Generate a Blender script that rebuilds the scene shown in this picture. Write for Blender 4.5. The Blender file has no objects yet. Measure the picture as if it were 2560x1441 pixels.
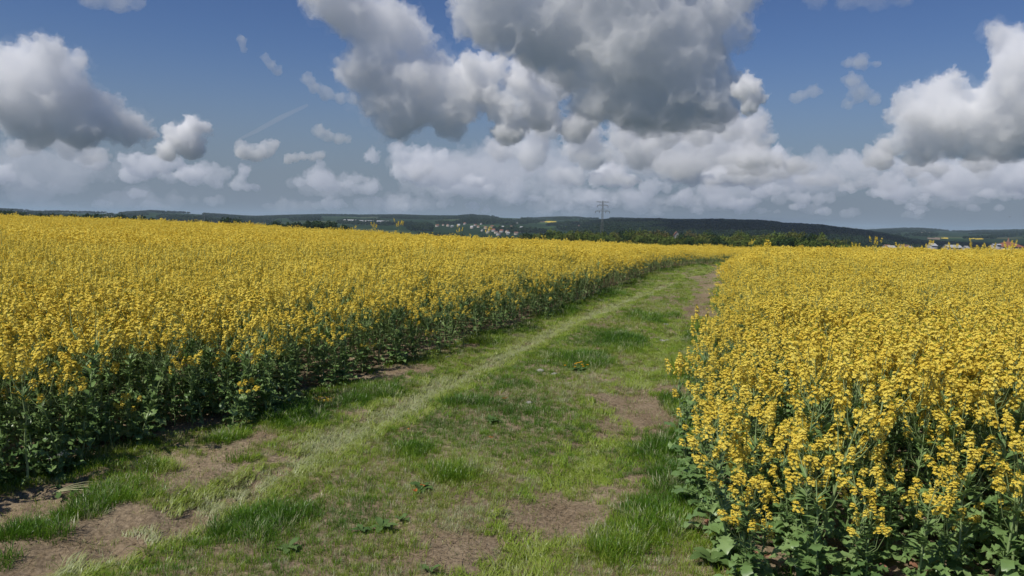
import bpy, math, random
import numpy as np
from mathutils import Vector, Matrix
sc = bpy.context.scene
col = sc.collection
R = math.radians

# ---------------------------------------------------------------- camera, sky, sun, exposure
W0, H0, FPX = 2560.0, 1441.0, 1990.0
EYE = 1.8
cam_d = bpy.data.cameras.new('camera')
cam_d.sensor_width = 36.0
cam_d.lens = FPX / W0 * 36.0
cam_d.clip_start, cam_d.clip_end = 0.1, 200000.0
cam = bpy.data.objects.new('camera', cam_d)
col.objects.link(cam)
sc.camera = cam
CAM = Matrix.Rotation(R(90 - 4.75), 3, 'X') @ Matrix.Rotation(R(1.23), 3, 'Z')
cam.matrix_world = Matrix.Translation((0, 0, EYE)) @ CAM.to_4x4()
CAMN = np.array(CAM)

SUN_AZ, SUN_EL = R(-127.0), R(54.0)        # azimuth from +Y towards +X
sun_dir = Vector((math.sin(SUN_AZ) * math.cos(SUN_EL), math.cos(SUN_AZ) * math.cos(SUN_EL), math.sin(SUN_EL)))
sun_d = bpy.data.lights.new('sun', 'SUN')
sun_d.energy = 4.6
sun_d.angle = R(0.5)
sun_d.color = (1.0, 0.95, 0.87)
sun = bpy.data.objects.new('sun', sun_d)
sun.rotation_euler = (-sun_dir).to_track_quat('-Z', 'Y').to_euler()
col.objects.link(sun)

world = bpy.data.worlds.new('World')
sc.world = world
world.use_nodes = True
wn, wl = world.node_tree.nodes, world.node_tree.links
sky = wn.new('ShaderNodeTexSky')
sky.sky_type = 'NISHITA'
sky.sun_disc = False
sky.sun_elevation = SUN_EL
sky.sun_rotation = SUN_AZ
sky.air_density = 1.0
sky.dust_density = 0.1
sky.ozone_density = 5.0
bg = wn['Background']
bg.inputs['Strength'].default_value = 0.078
# the far air near the horizon: a grey-blue veil that thins with elevation
wtc = wn.new('ShaderNodeTexCoord')
wsep = wn.new('ShaderNodeSeparateXYZ')
wl.new(wtc.outputs['Generated'], wsep.inputs[0])
wmr = wn.new('ShaderNodeMapRange')
wmr.interpolation_type = 'SMOOTHERSTEP'
wmr.inputs['From Min'].default_value = -0.02
wmr.inputs['From Max'].default_value = 0.24
wmr.inputs['To Min'].default_value = 0.92
wmr.inputs['To Max'].default_value = 0.0
wl.new(wsep.outputs['Z'], wmr.inputs[0])
wmix = wn.new('ShaderNodeMix'); wmix.data_type = 'RGBA'
wl.new(wmr.outputs[0], wmix.inputs['Factor'])
whs = wn.new('ShaderNodeHueSaturation')
whs.inputs['Saturation'].default_value = 1.16
whs.inputs['Hue'].default_value = 0.515
wl.new(sky.outputs[0], whs.inputs['Color'])
wl.new(whs.outputs[0], wmix.inputs['A'])
wmix.inputs['B'].default_value = (2.5, 3.1, 4.2, 1)
wl.new(wmix.outputs['Result'], bg.inputs['Color'])

sc.view_settings.view_transform = 'Standard'
sc.view_settings.look = 'None'
sc.view_settings.exposure = -0.2
sc.view_settings.gamma = 1.0
cy = sc.cycles
cy.max_bounces = 32
cy.diffuse_bounces = 3
cy.glossy_bounces = 2
cy.transmission_bounces = 4
cy.transparent_max_bounces = 16
cy.volume_bounces = 28
cy.use_denoising = True
cy.use_adaptive_sampling = True
cy.adaptive_threshold = 0.01

def rays(px, py):
    """unit world directions of photograph pixels"""
    px, py = np.asarray(px, float), np.asarray(py, float)
    d = np.stack([(px - W0 / 2) / FPX, -(py - H0 / 2) / FPX, -np.ones_like(px)], -1)
    d = d @ CAMN.T
    return d / np.linalg.norm(d, axis=-1, keepdims=True)

# ---------------------------------------------------------------- mesh helpers
def mesh_np(name, V, F, mats, mi=None, smooth=False):
    """mesh from arrays; F is a list of (n,k) index arrays"""
    me = bpy.data.meshes.new(name)
    V = np.asarray(V, np.float32)
    if not isinstance(F, (list, tuple)):
        F = [F]
    F = [np.asarray(f, np.int32) for f in F if len(f)]
    me.vertices.add(len(V)); me.vertices.foreach_set('co', V.ravel())
    loops = np.concatenate([f.ravel() for f in F])
    tot = np.concatenate([np.full(len(f), f.shape[1], np.int32) for f in F])
    me.loops.add(len(loops)); me.loops.foreach_set('vertex_index', loops)
    me.polygons.add(len(tot))
    me.polygons.foreach_set('loop_start', np.concatenate([[0], np.cumsum(tot)[:-1]]).astype(np.int32))
    me.polygons.foreach_set('loop_total', tot)
    for m in (mats if isinstance(mats, (list, tuple)) else [mats]):
        me.materials.append(m)
    if mi is not None:
        me.polygons.foreach_set('material_index', np.asarray(mi, np.int32))
    if smooth:
        me.polygons.foreach_set('use_smooth', np.ones(len(tot), bool))
    me.update(calc_edges=True)
    return me

def link(name, me, parent=None, **props):
    o = bpy.data.objects.new(name, me)
    col.objects.link(o)
    if parent:
        o.parent = parent
    for k, v in props.items():
        o[k] = v
    return o

def ico(sub):
    import bmesh
    bm = bmesh.new()
    bmesh.ops.create_icosphere(bm, subdivisions=sub, radius=1.0)
    V = np.array([v.co[:] for v in bm.verts]); F = np.array([[v.index for v in f.verts] for f in bm.faces])
    bm.free()
    return V, F

ICO1, ICO2 = ico(1), ico(2)

# ---------------------------------------------------------------- clouds: closed cumulus bodies filled with scattering air
def vol_mat(name, density, color=(1, 1, 1)):
    m = bpy.data.materials.new(name)
    m.use_nodes = True
    nt = m.node_tree
    nt.nodes.remove(nt.nodes['Principled BSDF'])
    v = nt.nodes.new('ShaderNodeVolumeScatter')
    v.inputs['Color'].default_value = (*color, 1)
    v.inputs['Density'].default_value = density
    v.inputs['Anisotropy'].default_value = 0.0
    nt.links.new(v.outputs[0], nt.nodes['Material Output'].inputs['Volume'])
    m.cycles.homogeneous_volume = True
    return m

CLOUD_BASE = 1150.0
def cloud(lumps, label, group=None, tau=1.0, seed=0, dist=None, base_y=None, puff=1.0, flat=0.85, world=None, halo=False):
    """lumps: (px, py, radius_px[, depth shift in radii]); the distance follows from the height of the cloud base"""
    rng = np.random.default_rng(seed)
    L = np.array([(*l, 0)[:4] for l in lumps], float)
    by = base_y if base_y is not None else (L[:, 1] + L[:, 2]).max()
    d0 = rays([L[:, 0].mean()], [by])[0]
    D = dist or CLOUD_BASE / max(d0[2], 0.02)
    D = min(D, 45000.0)
    s = D / FPX
    C, Rr = [], []
    if world is not None:
        s, L = 1.0, np.array(world)
        d0 = np.array([0, 0, (L[:, 2] - L[:, 3] * .4).min() / D])
    for px, py, r, dz in L:
        if world is not None:
            c, r = np.array([px, py, r]), dz
        else:
            c = rays([px], [py])[0] * (D + dz * r * s)
        C.append(c); Rr.append(r * s * 0.86)
        n1 = int(10 * puff)
        for _ in range(n1):
            v = rng.normal(size=3); v[2] = abs(v[2]) * 1.1 - 0.25; v /= np.linalg.norm(v)
            rr = r * s * rng.uniform(0.28, 0.5)
            c1 = c + v * (r * s * 0.80)
            C.append(c1); Rr.append(rr)
            for _ in range(int(5 * puff)):
                v2 = rng.normal(size=3) + v * 0.8; v2 /= np.linalg.norm(v2)
                C.append(c1 + v2 * rr * 0.9); Rr.append(rr * rng.uniform(0.22, 0.48))
    C, Rr = np.array(C), np.array(Rr)
    V = (ICO2[0][None] * Rr[:, None, None] + C[:, None]).reshape(-1, 3)
    F = (ICO2[1][None] + (np.arange(len(C)) * len(ICO2[0]))[:, None, None]).reshape(-1, 3)
    rm = np.median(L[:, 2 if world is None else 3]) * s
    ctr = np.array([V[:, 0].mean(), V[:, 1].mean(), 0])
    V -= ctr
    me = mesh_np('cloud_raw', V, F, [])
    o = bpy.data.objects.new('cloud_raw', me); col.objects.link(o)
    def body(src, fac, noises, voxel, dens):
        md = src.modifiers.new('r', 'REMESH'); md.mode = 'VOXEL'; md.voxel_size = max(rm * 0.06, s * 2.5); md.use_smooth_shade = True
        for k, (ns, st) in enumerate(noises):
            t = bpy.data.textures.new('billow', 'CLOUDS'); t.noise_scale = rm * ns; t.noise_depth = 2; t.noise_type = 'SOFT_NOISE' if k < 2 else 'HARD_NOISE'
            dm = src.modifiers.new('d%d' % k, 'DISPLACE'); dm.texture = t; dm.texture_coords = 'LOCAL'
            dm.strength = rm * st; dm.mid_level = 0.5 - fac
        md = src.modifiers.new('r2', 'REMESH'); md.mode = 'VOXEL'; md.voxel_size = voxel; md.use_smooth_shade = True
        out = bpy.data.meshes.new_from_object(src.evaluated_get(bpy.context.evaluated_depsgraph_get()))
        src.modifiers.clear()
        co = np.empty(len(out.vertices) * 3, np.float32); out.vertices.foreach_get('co', co); co = co.reshape(-1, 3)
        zb = D * d0[2] + rm * 0.4
        low = co[:, 2] < zb
        co[low, 2] = zb + (co[low, 2] - zb) * flat
        out.vertices.foreach_set('co', co.ravel())
        out.materials.clear(); out.materials.append(vol_mat('cloud_vapour', dens))
        return out
    out = body(o, 0.0, ((0.8, 0.5), (0.3, 0.40), (0.13, 0.30), (0.055, 0.15)), max(rm * 0.03, s * 1.1), tau / rm * 2.6)
    out.name = 'cloud'
    wisp = body(o, 0.02, ((1.1, 0.9), (0.40, 0.70), (0.16, 0.40)), max(rm * 0.05, s * 1.8), 0.14 / rm) if halo else None
    bpy.data.objects.remove(o)
    ob = link('cloud', out, label=label, category='cloud')
    if group:
        ob['group'] = group
    ob.location = ctr
    if wisp:
        link('wisp', wisp, ob)
    return ob

CLOUDS = [
  dict(label='big heaped white cloud with grey base above the left crop', lumps=[(60,150,45),(20,215,75),(110,200,80),(175,190,40),(190,160,28),(70,270,90),(170,270,70),(235,255,35),(250,300,55),(320,325,50),(360,335,30),(200,330,60),(90,320,60)], seed=1, tau=0.65, halo=True),
  dict(label='bright compact white cloud right of the big left cloud', lumps=[(485,325,34),(450,345,36),(415,385,28),(480,372,36)], seed=2, tau=1.0, halo=True),
  dict(label='tall slanting white cloud tower left of the huge grey cloud', lumps=[(860,30,80),(950,70,90),(1030,110,55),(960,180,90),(900,190,60),(1060,215,90),(1130,250,85),(1000,290,85),(1120,300,70),(1180,270,45),(930,250,60),(800,-40,80)], seed=3, tau=0.65, halo=True),
  dict(label='huge grey cloud with dark underside hanging over the track', lumps=[(1250,50,110),(1380,90,130),(1520,60,150),(1560,180,130),(1680,120,170),(1700,250,120),(1790,30,90),(1850,-20,80),(1620,290,90),(1780,280,70),(1820,270,50),(1700,300,60),(1420,160,90),(1550,-120,200),(1250,-90,150)], seed=4, base_y=330, tau=.85, halo=True),
  dict(label='white billowing cloud tucked under the left side of the huge grey cloud', lumps=[(1310,205,55),(1400,215,50),(1490,265,55),(1560,280,40),(1250,270,50),(1350,280,60),(1440,320,50),(1270,330,50),(1200,225,45),(1185,180,50),(1230,180,45)], seed=5, tau=0.85, halo=True),
  dict(label='small round bright cloud touching the right tip of the huge grey cloud', lumps=[(1865,225,38),(1880,245,34),(1872,275,24)], seed=6, tau=0.9, halo=True),
  dict(label='long grey white cloud bank below the huge grey cloud', lumps=[(1640,385,60),(1760,370,70),(1850,370,55),(1560,380,45),(1450,370,50),(1330,390,50),(1250,380,40),(1720,420,50),(1580,350,40),(1450,335,50),(1340,345,45),(1660,340,60),(1800,335,60),(1870,330,45),(1890,385,35)], seed=7, tau=.6, halo=True),
  dict(label='large heaped white cloud at the right edge of the sky', lumps=[(2520,115,50),(2560,170,80),(2340,285,75),(2290,290,60),(2390,210,35),(2420,300,60),(2470,270,55),(2540,310,80),(2480,360,50),(2600,260,100),(2290,350,45),(2380,355,50),(2230,370,35),(2330,375,40),(2440,380,40),(2540,375,45)], seed=8, tau=0.7, halo=True),
  dict(label='ragged grey cloud filling the gap under the flat base of the huge grey cloud', lumps=[(1290,300,35),(1370,320,45),(1460,330,45),(1560,335,50),(1660,335,50),(1750,330,50),(1830,320,45),(1890,310,35),(1900,360,40),(1600,390,50),(1480,395,45)], seed=31, tau=.5),
  dict(label='flat grey based cloud below the slanting cloud tower', lumps=[(935,398,24),(1000,385,32),(1050,395,35),(1105,395,28),(1060,430,50),(1110,440,45),(1010,425,40)], seed=9, tau=0.4),
  dict(label='double topped small cloud left of the slanting tower, low in the sky', lumps=[(610,380,26),(640,392,22),(660,376,26),(685,365,18)], seed=10, tau=.4),
  dict(label='thin ragged cloud scrap left of the foot of the slanting tower', lumps=[(800,330,20),(820,342,18),(845,348,18),(868,350,14)], seed=11, tau=.16),
  dict(label='dim cloud bank hanging under the big left cloud', lumps=[(80,365,28),(130,350,25),(40,375,25),(170,375,30),(220,390,28),(255,390,22)], seed=12, tau=.25),
  dict(label='small pinkish cloud below the big left cloud', lumps=[(320,440,25),(355,435,22),(338,445,20)], seed=13, tau=.3),
  dict(label='small cloud straight below the compact bright cloud', lumps=[(462,440,22),(485,435,24),(500,430,15)], seed=24, tau=.35),
  dict(label='little cloud row right of the double topped cloud', lumps=[(720,400,15),(740,396,13),(758,392,13),(780,396,12),(800,390,14)], seed=14, tau=.22),
  dict(label='faint cloud scrap under the double topped cloud', lumps=[(610,430,18),(600,448,14),(592,465,18),(618,468,15),(640,470,12)], seed=25, tau=.2),
  dict(label='bright little cloud with cauliflower top straight above the pylon', lumps=[(1530,440,38),(1490,452,25),(1570,455,25)], seed=15, tau=.6),
  dict(label='white cloud bank with a raised right end above the bend of the track', lumps=[(1780,440,40),(1830,425,45),(1880,440,45),(1910,418,32),(1940,398,28),(1930,430,35)], seed=16, tau=.8),
  dict(label='long low cloud bank under the large cloud at the right edge', lumps=[(2115,405,30),(2160,415,22),(2200,405,28),(2260,425,35),(2320,430,40),(2390,445,40),(2440,440,40),(2480,430,50),(2550,440,50)], seed=17, tau=.45),
  dict(label='topmost of three thin cloud scraps in the blue on the right', lumps=[(2150,155,22),(2120,158,15),(2190,160,12)], seed=18, tau=.10),
  dict(label='middle and largest of three thin cloud scraps in the blue on the right', lumps=[(2130,205,22),(2150,235,24),(2122,262,16),(2185,252,17)], seed=19, tau=.13),
  dict(label='leftmost of three thin cloud scraps in the blue on the right', lumps=[(2035,232,18),(2012,238,15),(1990,245,18)], seed=20, tau=.12),
  dict(label='smallest wisp alone in the blue between left cloud and tower', lumps=[(604,98,12),(606,112,11),(610,126,9)], seed=21, tau=.09),
  dict(label='slanting wisp alone in the blue left of the tower', lumps=[(663,145,13),(678,164,15),(694,180,15)], seed=26, tau=.10),
  dict(label='dim cloud cut off by the top of the picture on the left', lumps=[(230,-5,35),(290,5,35),(345,8,22)], seed=22, tau=.14),
  dict(label='thin curved cloud arm reaching left from the slanting tower', lumps=[(772,200,18),(785,220,20),(815,238,20),(850,248,18),(880,250,16)], seed=23, tau=.13),
  dict(label='veil like dim cloud high up on the right beside the huge grey cloud', lumps=[(2040,-10,40),(2120,-5,40),(2190,0,36),(2260,-8,34)], seed=27, tau=.06),
]
for c in CLOUDS:
    cloud(**c)
rc = np.random.default_rng(55)
def bank(x, y, s_, n_, tau, seed, label, group, spread=.8):
    lum = [(x + (i - n_ / 2) * s_ * spread + rc.normal(0, s_ * .2), y + rc.normal(0, s_ * .18), s_ * rc.uniform(.6, 1.1) * (.6 + .8 * math.sin(3.14 * (i + .5) / n_))) for i in range(n_)]
    cloud(lum, label, group, tau=tau, seed=seed, puff=.5)
for k in range(120):                                    # the low bank: many small clouds, farther and paler towards the horizon
    y = 395 + 142 * rc.random() ** .8
    x = rc.uniform(-60, 2620) if rc.random() < .3 else rc.uniform(1180, 2620)
    s_ = np.interp(y, [395, 535], [26, 9]) * rc.uniform(.6, 1.35)
    bank(x, y, s_, int(rc.integers(3, 9)), np.interp(y, [395, 535], [.30, .07]) * rc.uniform(.5, 1.6), 200 + k, 'small pale flat based cloud in the low bank along the horizon', 'small clouds of the low bank')
for k in range(46):                                     # broad dim sheets between and behind them
    y = rc.uniform(400, 530); x = rc.uniform(1150, 2600) if k < 36 else rc.uniform(0, 1150)
    s_ = np.interp(y, [400, 530], [46, 17]) * rc.uniform(.8, 1.25)
    bank(x, y, s_, int(rc.integers(5, 10)), np.interp(y, [400, 530], [.12, .06]) * rc.uniform(.6, 1.4), 400 + k, 'broad dim grey cloud sheet in the low bank along the horizon', 'dim sheets of the low bank', 1.0)

# a broad cloud overhead, out of the picture, that keeps the sun off the dark hill
def shade_cloud():
    r_ = np.random.default_rng(4); pts = []
    for k in range(22):                                 # ground spot that lies in the shade -> where the cloud hangs
        q = np.array([850 + r_.uniform(-480, 620), 2350 + r_.uniform(-750, 700), 0.])
        p = q + np.array(sun_dir) * (1450 / sun_dir.z)
        pts.append((*p, r_.uniform(170, 240)))
    cloud([(0, 0, 0)], 'broad flat cloud overhead shading the dark wooded hill', tau=3.0, seed=77, dist=2300, puff=.4, world=pts)
shade_cloud()

def contrail():
    P = [rays([a], [b])[0] * 14000 for a, b in ((590,352),(640,328),(700,295),(770,262))]
    b = Bag(); tube(b, P, [22, 40, 48, 30], 8)
    me = b.mesh('contrail', [vol_mat('contrail_vapour', .0022)])
    caps = link('contrail', me, label='faint slanting contrail in the blue left of the tower cloud', category='contrail')
# ---------------------------------------------------------------- noise and layout helpers
def _hash(ix, iy, seed):
    h = (ix.astype(np.int64) * 374761393 + iy.astype(np.int64) * 668265263 + seed * 974634777) & 0x7fffffff
    h = ((h ^ (h >> 13)) * 1274126177) & 0x7fffffff
    return ((h ^ (h >> 16)) & 0xffff) / 65535.0

def vnoise(x, y, seed=0):
    x, y = np.asarray(x, float), np.asarray(y, float)
    ix, iy = np.floor(x), np.floor(y)
    fx, fy = x - ix, y - iy
    fx, fy = fx * fx * (3 - 2 * fx), fy * fy * (3 - 2 * fy)
    a, b = _hash(ix, iy, seed), _hash(ix + 1, iy, seed)
    c, d = _hash(ix, iy + 1, seed), _hash(ix + 1, iy + 1, seed)
    return (a * (1 - fx) + b * fx) * (1 - fy) + (c * (1 - fx) + d * fx) * fy

def fbm(x, y, seed=0, octv=4):
    t, amp, s = 0.0, 0.5, 1.0
    for k in range(octv):
        t = t + amp * vnoise(x * s, y * s, seed + k * 17); s *= 2.03; amp *= 0.5
    return t / (1 - 0.5 ** octv)

def sstep(a, b, x):
    t = np.clip((np.asarray(x, float) - a) / (b - a), 0, 1)
    return t * t * (3 - 2 * t)

def gp(px, py, z=0.0):
    """ground point seen at a photograph pixel"""
    d = rays([px], [py])[0]
    t = (z - EYE) / d[2]
    return d[0] * t, d[1] * t

def pt(px, py, dist):
    """world point at a distance along the ray of a photograph pixel"""
    return rays([px], [py])[0] * dist + np.array([0, 0, EYE])

# edges of the two crop blocks on the ground (x, y in metres), from near to far
EDGE_L = np.array([(-6.6, 0.5), (-4.3, 2.6), (-3.45, 4.5), (-3.25, 5.2), (-2.8, 5.9), (-2.2, 6.8), (-1.8, 8.3), (-1.34, 9.6), (-0.72, 11.2),
                   (0.15, 13.5), (1.5, 17.3), (2.86, 21.8), (5.3, 29.6), (7.1, 34.2), (10.2, 39.2), (15.0, 43.0), (24.0, 46.0)])
EDGE_R = np.array([(1.18, 3.72), (1.10, 4.8), (1.36, 6.0), (1.93, 8.1), (3.05, 11.7), (4.9, 18.4), (7.2, 26.8), (9.6, 34.5), (12.5, 38.3), (17.0, 40.3), (26.0, 42.0)])
TRACK_A = np.array([(-2.9, 2.6), (-2.31, 3.81), (-1.8, 4.93), (-1.48, 6.12), (-1.05, 7.51), (-0.37, 9.69), (0.84, 13.6), (3.25, 20.1), (6.33, 28.6), (9.4, 36.5)])
TRACK_B = np.array([(-0.7, 2.6), (0.0, 4.0), (0.45, 5.2), (1.15, 7.7), (2.15, 11.5), (3.95, 17.0), (6.3, 25.5), (9.2, 35)])

def xl(y):
    return np.interp(y, EDGE_L[:, 1], EDGE_L[:, 0])
def xr(y):
    return np.where(np.asarray(y) < 3.72, 99.0, np.interp(y, EDGE_R[:, 1], EDGE_R[:, 0]))
def xtrack(T, y):
    return np.interp(y, T[:, 1], T[:, 0])

COSP = 0.955      # the path runs about 17 degrees off the +Y axis
def edge_depth(x, y):
    """(metres inside the left crop, metres inside the right crop)"""
    return (xl(y) - x) * COSP, np.minimum((x - xr(y)) * COSP, y - 3.72)

def brow(x):
    return 41.0 + 0.47 * np.maximum(0, -x - 4)

def height(x, y):
    x, y = np.asarray(x, float), np.asarray(y, float)
    z = 0.0125 * np.maximum(0, -x - 4) * sstep(10, 40, y)
    o = np.maximum(0, y - brow(x) + 3)
    fall = np.where(o < 5, 0.0045 * o * o, 0.0045 * 25 + 0.045 * (o - 5))
    z = z - fall
    zf = -38 + 10 * (fbm(x / 900, y / 900, 5) - .5)
    return np.maximum(z, zf)

def micro(x, y):
    """clods, ruts and the crown of the path"""
    w = 1 - sstep(40, 60, y)
    a = np.abs(x - xtrack(TRACK_A, y)) * COSP
    b = np.abs(x - xtrack(TRACK_B, y)) * COSP
    z = -0.045 * np.exp(-(a / 0.22) ** 2) - 0.045 * np.exp(-(b / 0.28) ** 2)
    z = z + 0.05 * (fbm(x / 0.9, y / 0.9, 11) - .5) + (0.03 + .05 * sstep(-1.2, -2.2, x)) * (fbm(x / 0.16, y / 0.16, 12, 3) - .5)
    return z * w

SOIL = [(1600,1020,110,55,1),(1680,985,45,28,1),(1530,1060,60,30,.8),(1400,1275,150,62,1),(1290,1260,60,35,.8),(1090,1385,115,48,1),(1190,1350,80,22,.7),(1740,775,48,20,1),(1570,790,75,14,.8),
        (1650,745,70,9,.7),(1760,700,40,18,.9),(1500,815,60,10,.7),(950,935,95,24,1),(1180,862,55,12,.9),(450,1175,150,42,1),(560,1150,75,40,1),(250,1300,120,36,1),(450,1300,80,24,1),
        (260,1360,120,34,1),(90,1390,90,30,.9),(40,1420,80,60,1),(60,1270,120,60,1),(620,1100,70,16,1),(830,1005,90,14,.9),(1060,925,55,14,.9),(1500,1225,100,34,.75),(1450,1170,60,12,.5),(780,1290,60,16,.5),(1210,990,70,14,.55),(1290,1075,70,14,.5),(1150,1010,60,10,.5),(1710,1330,60,26,.6)]
_sb = []
for px, py, rx, ry, w in SOIL:
    gx, gy = gp(px, py)
    dd = math.hypot(gx, gy)
    _sb.append((gx, gy, rx * dd / FPX, max(ry * dd * dd / (EYE * FPX), 0.1), w))

def soil(x, y):
    """0..1: where the sward is worn to bare earth"""
    x, y = np.asarray(x, float), np.asarray(y, float)
    m = np.zeros(x.shape)
    for gx, gy, rx, ry, w in _sb:
        m = np.maximum(m, w * np.exp(-(((x - gx) / rx) ** 2 + ((y - gy) / ry) ** 2) * 0.75))
    wb = np.exp(-((np.abs(x - xtrack(TRACK_B, y)) * COSP) / .45) ** 2) * sstep(11, 16, y)
    wa = np.exp(-((np.abs(x - xtrack(TRACK_A, y)) * COSP) / .30) ** 2) * sstep(17, 24, y)
    m = np.maximum(m, np.maximum(.78 * wb, .52 * wa))
    m = m + 0.75 * (fbm(x / 0.45, y / 0.45, 31, 4) - 0.5) + 0.35 * (fbm(x / 0.09, y / 0.09, 33, 2) - .5)
    return sstep(0.34, 0.80, m)

# ---------------------------------------------------------------- materials
def mat(name):
    m = bpy.data.materials.new(name)
    m.use_nodes = True
    return m, m.node_tree, m.node_tree.nodes['Principled BSDF']

def nd(nt, kind, **kw):
    n = nt.nodes.new(kind)
    for k, v in kw.items():
        setattr(n, k, v)
    return n

def ramp(nt, fac, stops):
    r = nd(nt, 'ShaderNodeValToRGB')
    e = r.color_ramp.elements
    while len(e) < len(stops):
        e.new(0.5)
    for i, (p, c) in enumerate(stops):
        e[i].position = p; e[i].color = (*c, 1)
    nt.links.new(fac, r.inputs[0])
    return r.outputs[0]

def noise(nt, scale, detail=4, rough=.55, coord=None, w=None):
    n = nd(nt, 'ShaderNodeTexNoise')
    n.inputs['Scale'].default_value = scale
    n.inputs['Detail'].default_value = detail
    n.inputs['Roughness'].default_value = rough
    if coord is not None:
        nt.links.new(coord, n.inputs['Vector'])
    return n.outputs[0]

def leafy(name, stops, src='random', trans=0.35, rough=0.5, spec=0.3, nscale=None):
    """thin leaf or petal: principled face mixed with light passing through; colour varies from piece to piece"""
    m, nt, b = mat(name)
    if src == 'random':
        f = nd(nt, 'ShaderNodeObjectInfo').outputs['Random']
    elif src == 'tint':
        at = nd(nt, 'ShaderNodeAttribute', attribute_type='INSTANCER', attribute_name='tint')
        f = at.outputs['Fac']
    else:
        f = nd(nt, 'ShaderNodeAttribute', attribute_name='shade').outputs['Fac']
    if src != 'shade':
        sh = nd(nt, 'ShaderNodeAttribute', attribute_name='shade')
        mx = nd(nt, 'ShaderNodeMath', operation='MULTIPLY_ADD')
        ma = nd(nt, 'ShaderNodeMath', operation='MULTIPLY'); ma.inputs[1].default_value = 0.5 if src == 'random' else 0.75
        nt.links.new(f, ma.inputs[0])
        nt.links.new(sh.outputs['Fac'], mx.inputs[0]); mx.inputs[1].default_value = 0.5 if src == 'random' else 0.25
        nt.links.new(ma.outputs[0], mx.inputs[2])
        f = mx.outputs[0]
    c = ramp(nt, f, stops)
    b.inputs['Roughness'].default_value = rough
    b.inputs['Specular IOR Level'].default_value = spec
    nt.links.new(c, b.inputs['Base Color'])
    t = nd(nt, 'ShaderNodeBsdfTranslucent')
    nt.links.new(c, t.inputs['Color'])
    mix = nd(nt, 'ShaderNodeMixShader'); mix.inputs[0].default_value = trans
    nt.links.new(b.outputs[0], mix.inputs[1]); nt.links.new(t.outputs[0], mix.inputs[2])
    nt.links.new(mix.outputs[0], nt.nodes['Material Output'].inputs['Surface'])
    return m

M_PETAL = leafy('rape_petal', [(0, (.76, .55, .06)), (.5, (.82, .65, .095)), (1, (.87, .73, .15))], trans=.22, rough=.6, spec=.15)
M_BUD = leafy('rape_bud', [(0, (.22, .26, .03)), (1, (.45, .42, .04))], trans=.2)
M_STEM = leafy('rape_stem', [(0, (.19, .28, .10)), (1, (.34, .42, .19))], trans=.05, rough=.45)
M_LEAF = leafy('rape_leaf', [(0, (.09, .17, .052)), (.6, (.21, .33, .105)), (1, (.32, .43, .175))], trans=.24, rough=.38, spec=.5)
M_GRASS = leafy('grass_blade', [(0, (.045, .125, .012)), (.3, (.12, .25, .016)), (.52, (.25, .36, .027)), (.68, (.34, .40, .08)), (.86, (.44, .48, .29)), (1, (.50, .38, .18))], src='tint', trans=.35, rough=.38, spec=.45)
M_STRAW = leafy('straw_blade', [(0, (.22, .15, .085)), (1, (.42, .32, .19))], trans=.2, rough=.6)
M_RUSSET = leafy('russet_leaf', [(0, (.26, .12, .07)), (1, (.40, .24, .15))], trans=.2, rough=.7)
M_ORANGE = leafy('withered_leaf', [(0, (.42, .13, .03)), (1, (.55, .24, .05))], trans=.3, rough=.6)
M_DAND = leafy('dandelion_petal', [(0, (.75, .42, .01)), (1, (.8, .5, .02))], trans=.2)
M_WHITE = leafy('white_petal', [(0, (.6, .6, .55)), (1, (.75, .75, .7))], trans=.3)
M_WEED = leafy('broad_leaf', [(0, (.07, .14, .035)), (1, (.14, .22, .065))], trans=.25, rough=.6, spec=.2)

def ground_mat():
    m, nt, b = mat('worn_earth')
    co = nd(nt, 'ShaderNodeTexCoord').outputs['Object']
    n1 = noise(nt, 1.1, 6, .6, co)
    c1 = ramp(nt, n1, [(.3, (.19, .142, .086)), (.5, (.285, .217, .137)), (.7, (.38, .30, .20))])
    mp = nd(nt, 'ShaderNodeMapping'); mp.inputs['Scale'].default_value = (60, 14, 10); mp.inputs['Rotation'].default_value = (0, 0, .5)
    nt.links.new(co, mp.inputs[0])
    n2 = noise(nt, 1.0, 3, .6, mp.outputs[0])
    c2 = ramp(nt, n2, [(.44, (0, 0, 0)), (.62, (1, 1, 1))])
    mx = nd(nt, 'ShaderNodeMix', data_type='RGBA'); mx.inputs['B'].default_value = (.42, .33, .225, 1)
    mu = nd(nt, 'ShaderNodeMath', operation='MULTIPLY'); mu.inputs[1].default_value = .45
    nt.links.new(c2, mu.inputs[0]); nt.links.new(mu.outputs[0], mx.inputs['Factor']); nt.links.new(c1, mx.inputs['A'])
    n3 = noise(nt, 38, 5, .7, co)
    c3 = ramp(nt, n3, [(.35, (.55, .55, .55)), (.65, (1.15, 1.15, 1.15))])
    m2 = nd(nt, 'ShaderNodeMix', data_type='RGBA', blend_type='MULTIPLY'); m2.inputs['Factor'].default_value = 1
    nt.links.new(mx.outputs['Result'], m2.inputs['A']); nt.links.new(c3, m2.inputs['B'])
    nt.links.new(m2.outputs['Result'], b.inputs['Base Color'])
    b.inputs['Roughness'].default_value = .95
    b.inputs['Specular IOR Level'].default_value = .1
    bp = nd(nt, 'ShaderNodeBump'); bp.inputs['Distance'].default_value = .02; bp.inputs['Strength'].default_value = .9
    n4 = noise(nt, 22, 8, .75, co)
    nt.links.new(n4, bp.inputs['Height']); nt.links.new(bp.outputs[0], b.inputs['Normal'])
    return m

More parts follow.
